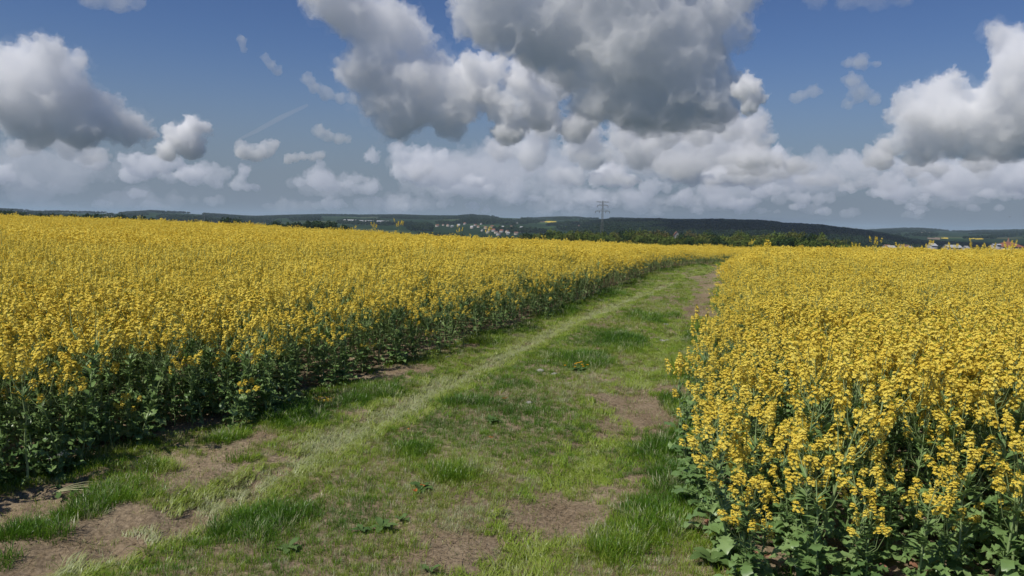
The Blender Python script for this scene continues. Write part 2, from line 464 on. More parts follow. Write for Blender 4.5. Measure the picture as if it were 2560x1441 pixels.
def land_mat(name, stops, scale, forest=(.02, .04, .018), cut=(.5, .56), fscale=.0012):
    """far country: fields in patches, broken by woods"""
    m, nt, b = mat(name)
    geo = nd(nt, 'ShaderNodeNewGeometry').outputs['Position']
    mp = nd(nt, 'ShaderNodeMapping'); mp.inputs['Scale'].default_value = (scale, scale * .45, 0); mp.inputs['Rotation'].default_value = (0, 0, .35)
    nt.links.new(geo, mp.inputs[0])
    v = nd(nt, 'ShaderNodeTexVoronoi'); v.inputs['Scale'].default_value = 1
    nt.links.new(mp.outputs[0], v.inputs['Vector'])
    sp = nd(nt, 'ShaderNodeSeparateColor'); nt.links.new(v.outputs['Color'], sp.inputs[0])
    c = ramp(nt, sp.outputs[0], stops)
    f = ramp(nt, noise(nt, fscale, 6, .65, geo), [(cut[0], (0, 0, 0)), (cut[1], (1, 1, 1))])
    mx = nd(nt, 'ShaderNodeMix', data_type='RGBA'); nt.links.new(f, mx.inputs['Factor']); nt.links.new(c, mx.inputs['A']); mx.inputs['B'].default_value = (*forest, 1)
    n = ramp(nt, noise(nt, .05, 3, .7, geo), [(.3, (.75, .75, .75)), (.7, (1.2, 1.2, 1.2))])
    m2 = nd(nt, 'ShaderNodeMix', data_type='RGBA', blend_type='MULTIPLY'); m2.inputs['Factor'].default_value = 1
    nt.links.new(mx.outputs['Result'], m2.inputs['A']); nt.links.new(n, m2.inputs['B'])
    nt.links.new(m2.outputs['Result'], b.inputs['Base Color'])
    b.inputs['Roughness'].default_value = 1; b.inputs['Specular IOR Level'].default_value = 0
    return m

def plain(name, color, rough=.7, metal=0., spec=.3, nscale=3., amp=.25):
    m, nt, b = mat(name)
    co = nd(nt, 'ShaderNodeTexCoord').outputs['Object']
    lo = tuple(c * (1 - amp) for c in color); hi = tuple(min(1, c * (1 + amp)) for c in color)
    nt.links.new(ramp(nt, noise(nt, nscale, 4, .6, co), [(.3, lo), (.7, hi)]), b.inputs['Base Color'])
    b.inputs['Roughness'].default_value = rough; b.inputs['Metallic'].default_value = metal; b.inputs['Specular IOR Level'].default_value = spec
    return m

M_EARTH = ground_mat()
M_LAND = land_mat('valley_land', [(0, (.034, .043, .03)), (.35, (.042, .052, .034)), (.7, (.03, .038, .026)), (.9, (.10, .095, .06)), (1, (.07, .085, .04))], .004, cut=(.46, .54), fscale=.003)
M_HILL = land_mat('hill_land', [(0, (.04, .075, .028)), (.5, (.06, .105, .035)), (.85, (.10, .105, .055)), (1, (.13, .125, .06))], .0035, cut=(.40, .47), fscale=.0016)
M_WOODHILL = land_mat('wooded_hill', [(0, (.018, .032, .014)), (.7, (.022, .04, .016)), (1, (.05, .085, .025))], .003, cut=(.30, .36), fscale=.0016, forest=(.014, .026, .013))
M_FARRAPE = plain('rape_field_far', (.68, .50, .03), nscale=.02)
M_TAN = plain('ploughed_field_far', (.26, .19, .12), nscale=.02)

# ---------------------------------------------------------------- ground sheet
def build_ground():
    r = [0.4]
    while r[-1] < 25000:
        k = 0.14 if r[-1] < 2.5 else 0.011 if r[-1] < 14 else 0.016 if r[-1] < 60 else 0.05
        r.append(r[-1] * (1 + k))
    r = np.array(r)
    az = np.concatenate([np.arange(-48, 48.01, 0.16), np.arange(52, 312, 5)])
    A, Q = np.meshgrid(np.radians(az), r)
    x, y = np.sin(A) * Q, np.cos(A) * Q
    z = height(x, y) + micro(x, y)
    n, k = A.shape
    V = np.stack([x, y, z], -1).reshape(-1, 3)
    V = np.vstack([V, [[0, 0, 0]]])
    i = np.arange(n - 1)[:, None] * k; j = np.arange(k)[None, :]; j2 = (j + 1) % k
    F = np.stack([i + j, i + j2, i + k + j2, i + k + j], -1).reshape(-1, 4)
    F = F[:, ::-1]
    cap = np.stack([np.full(k, len(V) - 1), j2[0], j[0]], -1)[:, ::-1]
    rr = np.repeat(r[:-1], k)
    mi = np.concatenate([(rr > 75).astype(np.int32), np.zeros(k, np.int32)])
    me = mesh_np('ground', V, [F, cap], [M_EARTH, M_LAND], mi, smooth=True)
    return link('ground', me, kind='structure', label='worn earth farm track and rolling ground beneath the rapeseed')
build_ground()

# ---------------------------------------------------------------- scatter one mass with geometry nodes
def scatter(name, P, rot, scl, idx, coll, tint=None, **props):
    me = bpy.data.meshes.new(name)
    n = len(P)
    me.vertices.add(n); me.vertices.foreach_set('co', np.asarray(P, np.float32).ravel())
    a = me.attributes.new('rot', 'FLOAT_VECTOR', 'POINT'); a.data.foreach_set('vector', np.asarray(rot, np.float32).ravel())
    scl = np.asarray(scl, np.float32)
    if scl.ndim == 1:
        scl = np.repeat(scl[:, None], 3, 1)
    a = me.attributes.new('scl', 'FLOAT_VECTOR', 'POINT'); a.data.foreach_set('vector', scl.ravel())
    a = me.attributes.new('idx', 'INT', 'POINT'); a.data.foreach_set('value', np.asarray(idx, np.int32))
    a = me.attributes.new('tint', 'FLOAT', 'POINT'); a.data.foreach_set('value', np.asarray(tint if tint is not None else np.random.default_rng(3).random(n), np.float32))
    o = link(name, me, **props)
    g = bpy.data.node_groups.new(name + '_scatter', 'GeometryNodeTree')
    g.interface.new_socket('Geometry', in_out='INPUT', socket_type='NodeSocketGeometry')
    g.interface.new_socket('Geometry', in_out='OUTPUT', socket_type='NodeSocketGeometry')
    gi, go = g.nodes.new('NodeGroupInput'), g.nodes.new('NodeGroupOutput')
    ci = g.nodes.new('GeometryNodeCollectionInfo'); ci.inputs['Collection'].default_value = coll
    ci.inputs['Separate Children'].default_value = True; ci.inputs['Reset Children'].default_value = True
    ip = g.nodes.new('GeometryNodeInstanceOnPoints'); ip.inputs['Pick Instance'].default_value = True
    def na(nm, t):
        q = g.nodes.new('GeometryNodeInputNamedAttribute'); q.data_type = t; q.inputs['Name'].default_value = nm
        return q.outputs['Attribute']
    g.links.new(gi.outputs[0], ip.inputs['Points'])
    g.links.new(ci.outputs[0], ip.inputs['Instance'])
    g.links.new(na('idx', 'INT'), ip.inputs['Instance Index'])
    g.links.new(na('rot', 'FLOAT_VECTOR'), ip.inputs['Rotation'])
    g.links.new(na('scl', 'FLOAT_VECTOR'), ip.inputs['Scale'])
    g.links.new(ip.outputs[0], go.inputs[0])
    md = o.modifiers.new('scatter', 'NODES'); md.node_group = g
    return o

def kinds_coll(name, meshes):
    """an unlinked collection of the shapes that one mass repeats"""
    c = bpy.data.collections.new(name)
    for i, me in enumerate(meshes):
        c.objects.link(bpy.data.objects.new('%s_%02d' % (name, i), me))
    return c

class Bag:
    """collects quads with a material number and a shade value"""
    def __init__(s):
        s.V, s.F, s.M, s.S, s.n = [], [], [], [], 0
    def add(s, V, F, m=0, shade=.5):
        V = np.asarray(V, float).reshape(-1, 3); F = np.asarray(F, int).reshape(-1, 4)
        s.V.append(V); s.F.append(F + s.n); s.M.append(np.full(len(F), m)); s.n += len(V)
        s.S.append(np.full(len(V), shade) if np.isscalar(shade) else np.asarray(shade, float))
    def mesh(s, name, mats, smooth=False):
        V = np.concatenate(s.V)
        me = mesh_np(name, V, np.concatenate(s.F), mats, np.concatenate(s.M), smooth)
        a = me.attributes.new('shade', 'FLOAT', 'POINT'); a.data.foreach_set('value', np.concatenate(s.S).astype(np.float32))
        return me
    def extend(s, o, off=(0, 0, 0), dm=0):
        for V, F, M, S in zip(o.V, o.F, o.M, o.S):
            pass
        V = np.concatenate(o.V) + np.asarray(off); F = np.concatenate(o.F)
        s.V.append(V); s.F.append(F + s.n); s.M.append(np.concatenate(o.M) + dm); s.S.append(np.concatenate(o.S)); s.n += len(V)

def unit(v):
    v = np.asarray(v, float)
    return v / (np.linalg.norm(v, axis=-1, keepdims=True) + 1e-12)

def tube(bag, P, rad, k=5, m=0, shade=.5):
    P = np.asarray(P, float); n = len(P)
    rad = np.broadcast_to(np.asarray(rad, float), (n,))
    T = unit(np.gradient(P, axis=0))
    up = np.array([1, 0, 0.]) if abs(T[0][0]) < .8 else np.array([0, 1, 0.])
    A = unit(np.cross(T, up)); B = np.cross(T, A)
    th = np.arange(k) * 2 * np.pi / k
    V = P[:, None] + rad[:, None, None] * (np.cos(th)[None, :, None] * A[:, None] + np.sin(th)[None, :, None] * B[:, None])
    i = np.arange(n - 1)[:, None] * k; j = np.arange(k)[None]; j2 = (j + 1) % k
    F = np.stack([i + j, i + j2, i + k + j2, i + k + j], -1).reshape(-1, 4)
    bag.add(V, F, m, shade)

def blade(bag, base, d, length, width, prof, droop=.6, fold=.25, seg=5, m=0, shade=.5, ruffle=0., rng=None, lift=.6):
    """a leaf: midrib arching from base along d (horizontal direction), widths after prof"""
    d = unit(d); side = unit(np.cross([0, 0, 1.], d) if abs(d[2]) < .95 else [0, 1, 0])
    t = np.linspace(0, 1, seg + 1)
    ang = lift - droop * 2 * t
    st = length / seg
    dx = np.concatenate([[0], np.cumsum(np.cos(ang[:-1]) * st)]); dz = np.concatenate([[0], np.cumsum(np.sin(ang[:-1]) * st)])
    C = np.asarray(base, float) + dx[:, None] * np.array([d[0], d[1], 0]) + dz[:, None] * np.array([0, 0, 1.])
    w = width * np.interp(t, np.linspace(0, 1, len(prof)), prof) * .5
    rz = (rng.normal(size=(2, seg + 1)) * ruffle) if rng is not None else np.zeros((2, seg + 1))
    L = C + side * w[:, None] * (1 + (rz[0] * 6)[:, None] * 0) + np.array([0, 0, 1.]) * (w * fold + rz[0])[:, None]
    Rg = C - side * w[:, None] + np.array([0, 0, 1.]) * (w * fold + rz[1])[:, None]
    V = np.concatenate([L, C, Rg]); n = seg + 1
    i = np.arange(seg)
    F = np.concatenate([np.stack([i, n + i, n + i + 1, i + 1], -1), np.stack([n + i, 2 * n + i, 2 * n + i + 1, n + i + 1], -1)])
    bag.add(V, F, m, shade)

# ---------------------------------------------------------------- one rapeseed plant
LOBED = [.10, .14, .62, .30, .85, .45, 1.0, .62, .95, .50, .05]
LANCE = [.5, .9, 1.0, .8, .5, .04]

def flower_quads(bag, C, N, size, rng, npet=4):
    """open four-petalled flowers at C facing N"""
    n = len(C)
    A = unit(np.cross(N, rng.normal(size=(n, 3)))); B = np.cross(N, A)
    for k in range(npet):
        th = k * 2 * np.pi / npet + rng.uniform(-.15, .15, n)
        a = np.cos(th)[:, None] * A + np.sin(th)[:, None] * B
        b = np.cross(N, a)
        sz = size * rng.uniform(.8, 1.15, n)[:, None]
        cup = N * sz * rng.uniform(.0, .35, n)[:, None]
        V = np.stack([C, C + a * sz * .62 + b * sz * .52 + cup * .6, C + a * sz * 1.05 + cup, C + a * sz * .62 - b * sz * .52 + cup * .6], 1).reshape(-1, 3)
        F = np.arange(n * 4).reshape(-1, 4)
        bag.add(V, F, 0, np.repeat(rng.random(n), 4))

def raceme(rng, lod, big=1.0):
    """flower head standing on the origin; materials 0 petal, 1 bud, 2 stem"""
    bag = Bag()
    Lr = rng.uniform(.13, .23) * big
    if lod == 0:
        tube(bag, [(0, 0, 0), (.002, 0, Lr * .6), (0, 0, Lr * .97)], [.0022, .0018, .0014], 3, 2)
        n = int(rng.integers(36, 56) * big)
        sz, npet = .0113, 4
    elif lod == 1:
        n, sz, npet = int(26 * big), .0155, 2
        tube(bag, [(0, 0, 0), (0, 0, Lr * .9)], [.003, .002], 3, 2)
    else:
        n, sz, npet = int(14 * big), .023, 2
    u = rng.random(n) ** .75
    h = Lr * (.18 + .80 * u)
    th = np.arange(n) * 2.4 + rng.uniform(-.4, .4, n)
    rad = (.031 - .019 * u ** 2) * rng.uniform(.7, 1.15, n) * big ** .5
    C = np.stack([np.cos(th) * rad, np.sin(th) * rad, h], -1)
    N = unit(np.stack([np.cos(th), np.sin(th), .1 + 1.4 * u ** 2 + rng.uniform(-.2, .5, n)], -1))
    flower_quads(bag, C, N, sz, rng, npet)
    if lod == 0:
        for c in C[::3]:                                   # flower stalks
            p0 = np.array([0, 0, c[2] - .018]); s = np.cross(unit(c - p0), [0, 0, 1.]) * .0009
            bag.add([p0 - s, p0 + s, c + s, c - s], [(0, 1, 2, 3)], 2, .8)
        for k in range(7):                                 # closed buds on the tip
            c = np.array([*rng.normal(0, .006, 2), Lr + rng.uniform(-.008, .008)]); r = .0042
            bag.add([c + (r, 0, 0), c + (0, 0, r * 1.6), c - (r, 0, 0), c - (0, 0, r * 1.6), c + (0, r, 0), c - (0, r, 0)], [(0, 1, 2, 3), (4, 1, 5, 3)], 1, rng.random())
        for k in range(5):                                 # young pods below the flowers
            a = rng.uniform(0, 6.28); z = Lr * rng.uniform(.02, .38); l = rng.uniform(.025, .045)
            d = np.array([math.cos(a), math.sin(a), .9]) * l; s = np.array([-math.sin(a), math.cos(a), 0]) * .0012
            p = np.array([0, 0, z]); bag.add([p - s, p + s, p + d + s, p + d - s], [(0, 1, 2, 3)], 2, .9)
    else:
        bag.add([(.006, 0, Lr), (0, .006, Lr + .012), (-.006, 0, Lr), (0, -.006, Lr - .01)], [(0, 1, 2, 3)], 1, .6)
    return bag

def plant(rng, lod, h=1.0, heads=6, leafy_=1.0, lean=0.05, low=.55, stem_r=.0075, broad=1.0):
    """returns (stem bag, foliage bag, [(head bag, position, tilt)])"""
    stem, fol, hd = Bag(), Bag(), []
    a = rng.uniform(0, 6.28)
    bend = np.array([math.cos(a), math.sin(a), 0]) * lean * h
    t = np.linspace(0, 1, 7 if lod == 0 else 4)
    wig = rng.normal(0, .006, (len(t), 3)) * np.array([1, 1, 0]) if lod == 0 else 0
    P = t[:, None] * np.array([0, 0, h]) + (t ** 1.6)[:, None] * bend + wig
    P[0] = (0, 0, -.03)
    tube(stem, P, stem_r * (1 - .68 * t), 5 if lod == 0 else 3, 0, .35 + .4 * rng.random())
    top = P[-1]
    hd.append((top, bend * .3, 1.15))
    for k in range(heads - 1):
        f = rng.uniform(low, .92)
        p = np.array([np.interp(f, t, P[:, i]) for i in range(3)])
        aa = k * 2.4 + rng.uniform(-.5, .5)
        out = np.array([math.cos(aa), math.sin(aa), 0])
        L = h * rng.uniform(.18, .34)
        q = p + out * L * rng.uniform(.3, .5) + np.array([0, 0, L * .85])
        m_ = p + out * L * .25 + np.array([0, 0, L * .35])
        tube(stem, [p, m_, q], [.0034, .0028, .0019], 4 if lod == 0 else 3, 0, .7)
        hd.append((q, out * .25, rng.uniform(.65, 1.0)))
        if lod < 2:
            blade(fol, p, out, .11 * rng.uniform(.7, 1.2), .03, LANCE, droop=.5, seg=4 if lod == 0 else 2, m=0, shade=rng.random(), lift=1.0)
    nb = int((9 if lod == 0 else 6 if lod == 1 else 3) * leafy_)
    for k in range(nb):                                    # large lobed leaves low on the stem
        f = rng.uniform(.03, .42) * (1 if lod < 2 else 1.3)
        aa = k * 2.4 + rng.uniform(-.6, .6)
        p = np.array([np.interp(f, t, P[:, i]) for i in range(3)])
        l = rng.uniform(.10, .21) * (1.15 - f) * broad
        blade(fol, p, (math.cos(aa), math.sin(aa), 0), l, l * .46, LOBED, droop=rng.uniform(.4, 1.0), fold=rng.uniform(-.1, .5), seg=10 if lod == 0 else 4 if lod == 1 else 2, shade=rng.random(), ruffle=.015 if lod == 0 else 0, rng=rng, lift=rng.uniform(.4, 1.1))
    for k in range(int((13 if lod == 0 else 8 if lod == 1 else 4) * leafy_)):   # clasping leaves higher up
        f = rng.uniform(.2, .85)
        aa = k * 2.4 + rng.uniform(-.6, .6)
        p = np.array([np.interp(f, t, P[:, i]) for i in range(3)])
        l = rng.uniform(.06, .13)
        blade(fol, p, (math.cos(aa), math.sin(aa), 0), l, l * .34, LANCE, droop=rng.uniform(.3, .8), fold=.3, seg=4 if lod == 0 else 2, shade=rng.random(), lift=rng.uniform(.6, 1.2))
    return stem, fol, hd

def tilted(bag, v):
    """lean a flower head towards the horizontal vector v"""
    o = Bag(); o.extend(bag)
    v = np.asarray(v, float)
    V = o.V[0]
    o.V[0] = V + V[:, 2:3] * v[None] - np.array([0, 0, 1.]) * V[:, 2:3] * .5 * (v @ v)
    return o

PLANT_MATS = [M_PETAL, M_BUD, M_STEM, M_LEAF]
def variants(lod, n, seed, **kw):
    """whole plants as single meshes plus the pieces of each"""
    out = []
    for i in range(n):
        rng = np.random.default_rng(seed + i)
        k = dict(h=1.0, heads=int(rng.integers(7, 12)), lean=rng.uniform(.02, .12))
        k.update({a: (b(rng) if callable(b) else b) for a, b in kw.items()})
        st, fo, hd = plant(rng, lod, **k)
        heads = [(tilted(raceme(rng, lod, b), tl), p) for p, tl, b in hd]
        whole = Bag(); whole.extend(st, dm=2); whole.extend(fo, dm=3)
        for hb, p in heads:
            whole.extend(hb, off=p)
        out.append((st, fo, heads, whole))
    return out

V0 = variants(0, 8, 100)                                               # field plants, near
V0L = variants(0, 5, 200, heads=lambda r: int(r.integers(5, 9)), leafy_=2.1, low=.6)                    # tall leafy plants along the left crop
V0R = variants(0, 5, 220, heads=lambda r: int(r.integers(6, 10)), leafy_=2.0, low=.42, stem_r=.0095, broad=1.1)   # stout branching plants along the right crop
V0E = V0L + V0R
V1 = variants(1, 6, 300)
V2 = variants(2, 6, 400)
whole = [v[3].mesh('rapeseed_plant', PLANT_MATS) for v in V0 + V0E + V1 + V2]
C_RAPE = kinds_coll('rape_kinds', whole)
N0, NE, N1, N2 = len(V0), len(V0E), len(V1), len(V2)

# ---------------------------------------------------------------- where the plants stand
rng = np.random.default_rng(7)
def grid_points(x0, x1, y0, y1, dens):
    s = 1 / math.sqrt(dens)
    gx, gy = np.meshgrid(np.arange(x0, x1, s), np.arange(y0, y1, s))
    n = gx.size
    return gx.ravel() + rng.uniform(-.5, .5, n) * s, gy.ravel() + rng.uniform(-.5, .5, n) * s

px_, py_ = grid_points(-75, 45, 1.5, 100, 26)
keep = (np.abs(np.arctan2(px_, py_)) < R(38)) | (np.hypot(px_, py_) < 7)
px_, py_ = px_[keep], py_[keep]
dl, dr = edge_depth(px_, py_)
edge_noise = .35 * (fbm(px_ / .8, py_ / .8, 41, 3) - .5) * 2
dep = np.maximum(dl, dr) + edge_noise * .45
keep = (dep > 0) & (py_ < brow(px_) + 24)
thin = rng.random(len(px_)) < np.where(dep < .35, np.where(dl > dr, .7, .95), 1.0)
keep &= thin
px_, py_, dep, isl = px_[keep], py_[keep], dep[keep], (dl > dr)[keep]
dist = np.hypot(px_, py_)
# farther rows hide one another: thin them slightly
k = rng.random(len(px_)) < np.interp(dist, [0, 25, 60, 110], [1, 1, .8, .55])
px_, py_, dep, isl, dist = px_[k], py_[k], dep[k], isl[k], dist[k]
npl = len(px_)
pz_ = height(px_, py_) + micro(px_, py_)
hh = .875 + .20 * (fbm(px_ / 9, py_ / 9, 57, 2) - .5) + .26 * (fbm(px_ / 2.5, py_ / 2.5, 51) - .5) + .16 * (fbm(px_ / .7, py_ / .7, 52, 2) - .5) + rng.normal(0, .055, npl)
hh += np.where(rng.random(npl) < .008, rng.uniform(.08, .2, npl), 0)
e = sstep(0, 1.0, dep)
hh *= np.where((dep < .7) & (rng.random(npl) < np.where(isl, .32, .4)), rng.uniform(.5, .85, npl), 1)
hh *= 1 - .15 * sstep(16, 30, py_) * sstep(-12, 0, px_)
hh *= 1 - .40 * np.exp(-(((px_ - 10.5) / 5.5) ** 2 + ((py_ - 40) / 7) ** 2))      # thin poor stand where the track bends away
hh *= np.where(isl, .86 + .14 * e, .66 + .34 * e) + np.where(dep < .5, rng.uniform(-.14, .10, npl), 0)
lodv = np.where(dist < 9, 0, np.where(dist < 20, 1, 2))
pick = np.where(lodv == 0, rng.integers(0, N0, npl), np.where(lodv == 1, N0 + NE + rng.integers(0, N1, npl), N0 + NE + N1 + rng.integers(0, N2, npl)))
edgy = (dep < np.where(isl, .8, .7)) & (lodv == 0)
pick = np.where(edgy, N0 + np.where(isl, 0, 5) + rng.integers(0, 5, npl), pick)
yaw = rng.uniform(0, 6.28, npl)
tiltx, tilty = rng.normal(0, .10, npl), rng.normal(0, .10, npl)
wid = rng.uniform(.9, 1.25, npl) * np.where(lodv == 2, 1.12, 1.0)

# the plants that show largest stand as individuals, the rest is one mass
inview = (np.abs(np.arctan2(px_, py_)) < R(34)) & (dist > 3.6)
score = dist + np.maximum(0, dep - .15) * 3.0 + np.where(inview, 0, 1e3)
order = np.argsort(score)
IND = order[:280]
rest = np.ones(npl, bool); rest[IND] = False
scatter('rapeseed_crop', np.stack([px_, py_, pz_], -1)[rest], np.stack([tiltx, tilty, yaw], -1)[rest],
        np.stack([wid * hh ** .3, wid * hh ** .3, hh], -1)[rest], pick[rest], C_RAPE, kind='stuff', label='dense yellow flowering rapeseed crop filling both fields', category='rapeseed crop')

PARTS = {}
def plant_parts(i):
    """meshes of one variant's stem, foliage and flower heads (made once)"""
    if i not in PARTS:
        st, fo, heads, _ = (V0 + V0E)[i]
        PARTS[i] = (st.mesh('stem', [M_STEM]), fo.mesh('foliage', [M_LEAF]), [(hb.mesh('flower_head', [M_PETAL, M_BUD, M_STEM]), p) for hb, p in heads])
    return PARTS[i]

PROTO = {}
def put_plant(i, loc, rot, scl, label, group=None):
    """the first of a kind is built, later ones copy it part by part"""
    if i not in PROTO:
        r = link('rapeseed_plant', None)
        st, fo, heads = plant_parts(i)
        link('stem', st, r); link('foliage', fo, r)
        for me, p in heads:
            c = link('flower_head', me, r); c.location = p
        PROTO[i] = r
    else:
        src = PROTO[i]
        r = src.copy(); col.objects.link(r)
        for ch in src_children[src.name]:
            c = ch.copy(); col.objects.link(c); c.parent = r
    src_children.setdefault(PROTO[i].name, [])
    if not src_children[PROTO[i].name]:
        src_children[PROTO[i].name] = [o for o in col.objects if o.parent == PROTO[i]]
    r.location, r.rotation_euler, r.scale = loc, rot, scl
    r['label'] = label; r['category'] = 'rapeseed plant'
    if group:
        r['group'] = group
    elif 'group' in r:
        del r['group']
    return r
src_children = {}
for j in IND:
    i = int(pick[j]) if pick[j] < N0 + NE else int(N0 + (0 if isl[j] else 5) + rng.integers(0, 5))
    if isl[j]:
        lab, gr = 'yellow flowering rapeseed plant in the shaded front edge of the left crop', 'rapeseed plants along the edge of the left crop'
    else:
        lab, gr = 'yellow flowering rapeseed plant in the sunlit front edge of the right crop', 'rapeseed plants along the edge of the right crop'
    put_plant(i, (px_[j], py_[j], pz_[j]), (tiltx[j], tilty[j], yaw[j]), (wid[j] * hh[j] ** .5, wid[j] * hh[j] ** .5, hh[j]), lab, gr)
def gz(x, y):
    return float(height(x, y) + micro(x, y))
# ---------------------------------------------------------------- grass of the track
def tuft(rng, n, spread, l0, l1, wdt, lean0, lean1, seg=3, comb=None):
    b = Bag()
    for k in range(n):
        a = rng.uniform(0, 6.28); r = spread * math.sqrt(rng.random())
        base = np.array([math.cos(a) * r, math.sin(a) * r, -.008])
        da = a + rng.normal(0, .8) if comb is None else comb + rng.normal(0, .45)
        L = rng.uniform(l0, l1); ln = rng.uniform(lean0, lean1)
        t = np.linspace(0, 1, seg + 1)
        ang = np.pi / 2 - ln * (.35 + .9 * t)
        st = L / seg
        dx = np.concatenate([[0], np.cumsum(np.cos(ang[:-1]) * st)]); dz = np.concatenate([[0], np.cumsum(np.sin(ang[:-1]) * st)])
        d = np.array([math.cos(da), math.sin(da), 0]); s = np.array([-math.sin(da), math.cos(da), 0])
        tw = rng.uniform(-.8, .8); s = s * math.cos(tw) + np.array([0, 0, 1.]) * math.sin(tw) * .6
        C = base + dx[:, None] * d + dz[:, None] * np.array([0, 0, 1.])
        w = wdt * (1 - t) ** .6 * .5 + .0003
        V = np.stack([C - s * w[:, None], C + s * w[:, None]], 1).reshape(-1, 3)
        i = np.arange(seg) * 2
        b.add(V, np.stack([i, i + 1, i + 3, i + 2], -1), 0, np.clip(rng.normal(.5, .28), 0, 1))
    return b
GK = []
for i in range(5):
    GK.append(tuft(np.random.default_rng(600 + i), 30, .055, .04, .085, .0042, .3, 1.35).mesh('grass_tuft', [M_GRASS]))         # upright sward
for i in range(4):
    GK.append(tuft(np.random.default_rng(620 + i), 30, .06, .05, .11, .0042, 1.2, 1.9, comb=1.25).mesh('grass_flat', [M_GRASS])) # pressed flat by wheels
for i in range(3):
    GK.append(tuft(np.random.default_rng(640 + i), 46, .085, .06, .12, .0046, .3, 1.7, seg=4).mesh('grass_tall', [M_GRASS]))    # rank tussocks
for i in range(3):
    GK.append(tuft(np.random.default_rng(660 + i), 16, .07, .02, .06, .003, .6, 1.6, seg=2).mesh('grass_thin', [M_GRASS]))      # thin worn regrowth
C_GRASS = kinds_coll('grass_kinds', GK)

def grass_points(y0, y1, dens):
    s = 1 / math.sqrt(dens)
    gx, gy = np.meshgrid(np.arange(-7, 16, s), np.arange(y0, y1, s))
    n = gx.size
    return gx.ravel() + rng.uniform(-.6, .6, n) * s, gy.ravel() + rng.uniform(-.6, .6, n) * s
GX, GY, GS = [], [], []
for y0, y1, dn, sc_ in ((2.2, 7, 560, .85), (7, 13, 340, 1.0), (13, 24, 170, 1.25), (24, 46, 90, 1.6)):
    a, b = grass_points(y0, y1, dn)
    GX.append(a); GY.append(b); GS.append(np.full(len(a), sc_))
gx, gy, gs = map(np.concatenate, (GX, GY, GS))
dl, dr = edge_depth(gx, gy)
k = (np.maximum(dl, dr) < .22) & (np.abs(np.arctan2(gx, gy)) < R(40)) & (gy < 44)
gx, gy, gs, dl, dr = gx[k], gy[k], gs[k], dl[k], dr[k]
so = soil(gx, gy)
ta = np.abs(gx - xtrack(TRACK_A, gy)) * COSP; tb = np.abs(gx - xtrack(TRACK_B, gy)) * COSP
TALL = [(330,1212,32,10),(470,1245,50,16),(540,1215,40,10),(140,1335,40,12),(320,1335,45,10),(400,1235,25,8),(180,1300,25,8),(230,1395,60,16),(600,1150,30,10),(520,1320,40,12),(1370,1300,25,8),(1480,1255,20,7),(1150,1400,30,8),(1040,1365,30,8),(250,1255,90,40),(385,1185,50,16),(575,1100,45,20),(1560,855,60,22),(1470,900,70,20),(1610,795,50,12),(1710,930,40,40),(1690,1010,40,50),(1640,1130,80,45),(1690,1200,50,50),(1540,1370,90,60),(1610,1300,70,40),(1360,775,90,14),(1230,850,70,14),(1480,730,60,8),
        (1130,1180,90,20),(740,1050,70,25),(960,980,80,16),(640,1300,110,50),(60,1330,50,25),(20,1400,40,25),(1040,1130,60,20),(1760,860,22,30),(1700,790,30,10),(1150,1010,90,16),(880,1010,60,14)]
tall = np.zeros(len(gx))
for qx, qy, rx, ry in TALL:
    cx, cy_ = gp(qx, qy); dd = math.hypot(cx, cy_)
    tall = np.maximum(tall, np.exp(-(((gx - cx) / (rx * dd / FPX)) ** 2 + ((gy - cy_) / max(.1, ry * dd * dd / (EYE * FPX))) ** 2)))
tall = np.clip(tall + .9 * (fbm(gx / .5, gy / .5, 61, 3) - .56) + .25 * np.exp(-np.minimum(-dl, -dr) / .3), 0, 1)
wob = .22 * (fbm(gx / .8, gy / .8, 77, 3) - .5)
flatA = np.exp(-((ta + wob) / .26) ** 2) * np.where(gy < 25, 1, .6)
flatB = np.exp(-(tb / .30) ** 2)
n = len(gx); u = rng.random(n)
tall *= 1 - .9 * np.maximum(flatA, flatB * .8)
bareness = so * (1 - .85 * sstep(.35, .8, tall)) 
keepg = u > bareness * .86
worn = fbm(gx / .28, gy / .28, 65, 3)
keepg &= ~((worn > .66) & (tall < .45) & (rng.random(n) < .6))
gx, gy, gs, so, tall, flatA, flatB, dl, dr = (v[keepg] for v in (gx, gy, gs, so, tall, flatA, flatB, dl, dr))
n = len(gx); u = rng.random(n)
kind = np.where(u < flatA * 1.05, 1, np.where((u < flatB * .55), 1, np.where(rng.random(n) < sstep(.45, .8, tall) * .75, 2, 0)))
kind = np.where((so > .45) & (tall < .4), 3, kind)
gi_ = np.select([kind == 0, kind == 1, kind == 2], [rng.integers(0, 5, n), 5 + rng.integers(0, 4, n), 9 + rng.integers(0, 3, n)], 12 + rng.integers(0, 3, n))
pt1 = fbm(gx / 1.1, gy / 1.1, 71, 3); pt2 = fbm(gx / .3, gy / .3, 72, 2)
tint = .37 + 1.0 * (pt1 - .5) + .5 * (pt2 - .5) + rng.normal(0, .11, n)
tint = np.where(kind == 1, (.77 + .14 * flatA * np.where(gy < 14, 1, .8) + .3 * (pt2 - .5) + rng.normal(0, .06, n)) - .30 * (1 - np.maximum(flatA, flatB * .7)), tint)
tint = np.where(kind == 2, tint - .18, tint)
tint = np.where((kind == 0), tint + .10 * (tall < .2) - .12 * sstep(.3, .6, tall), tint)
tint = np.where(kind == 3, .45 + rng.normal(0, .25, n), tint)
dry = rng.random(n) < .06 + .15 * sstep(.5, .65, pt2)
tint = np.where(dry & (kind != 1), .95, np.clip(tint, 0.02, .93))
yw = np.where(kind == 1, rng.normal(0, .35, n) + np.where(rng.random(n) < .35, 3.14, 0), rng.uniform(0, 6.28, n))
sz = gs * rng.uniform(.7, 1.25, n) * np.where(kind == 0, .65 + .75 * tall, 1)
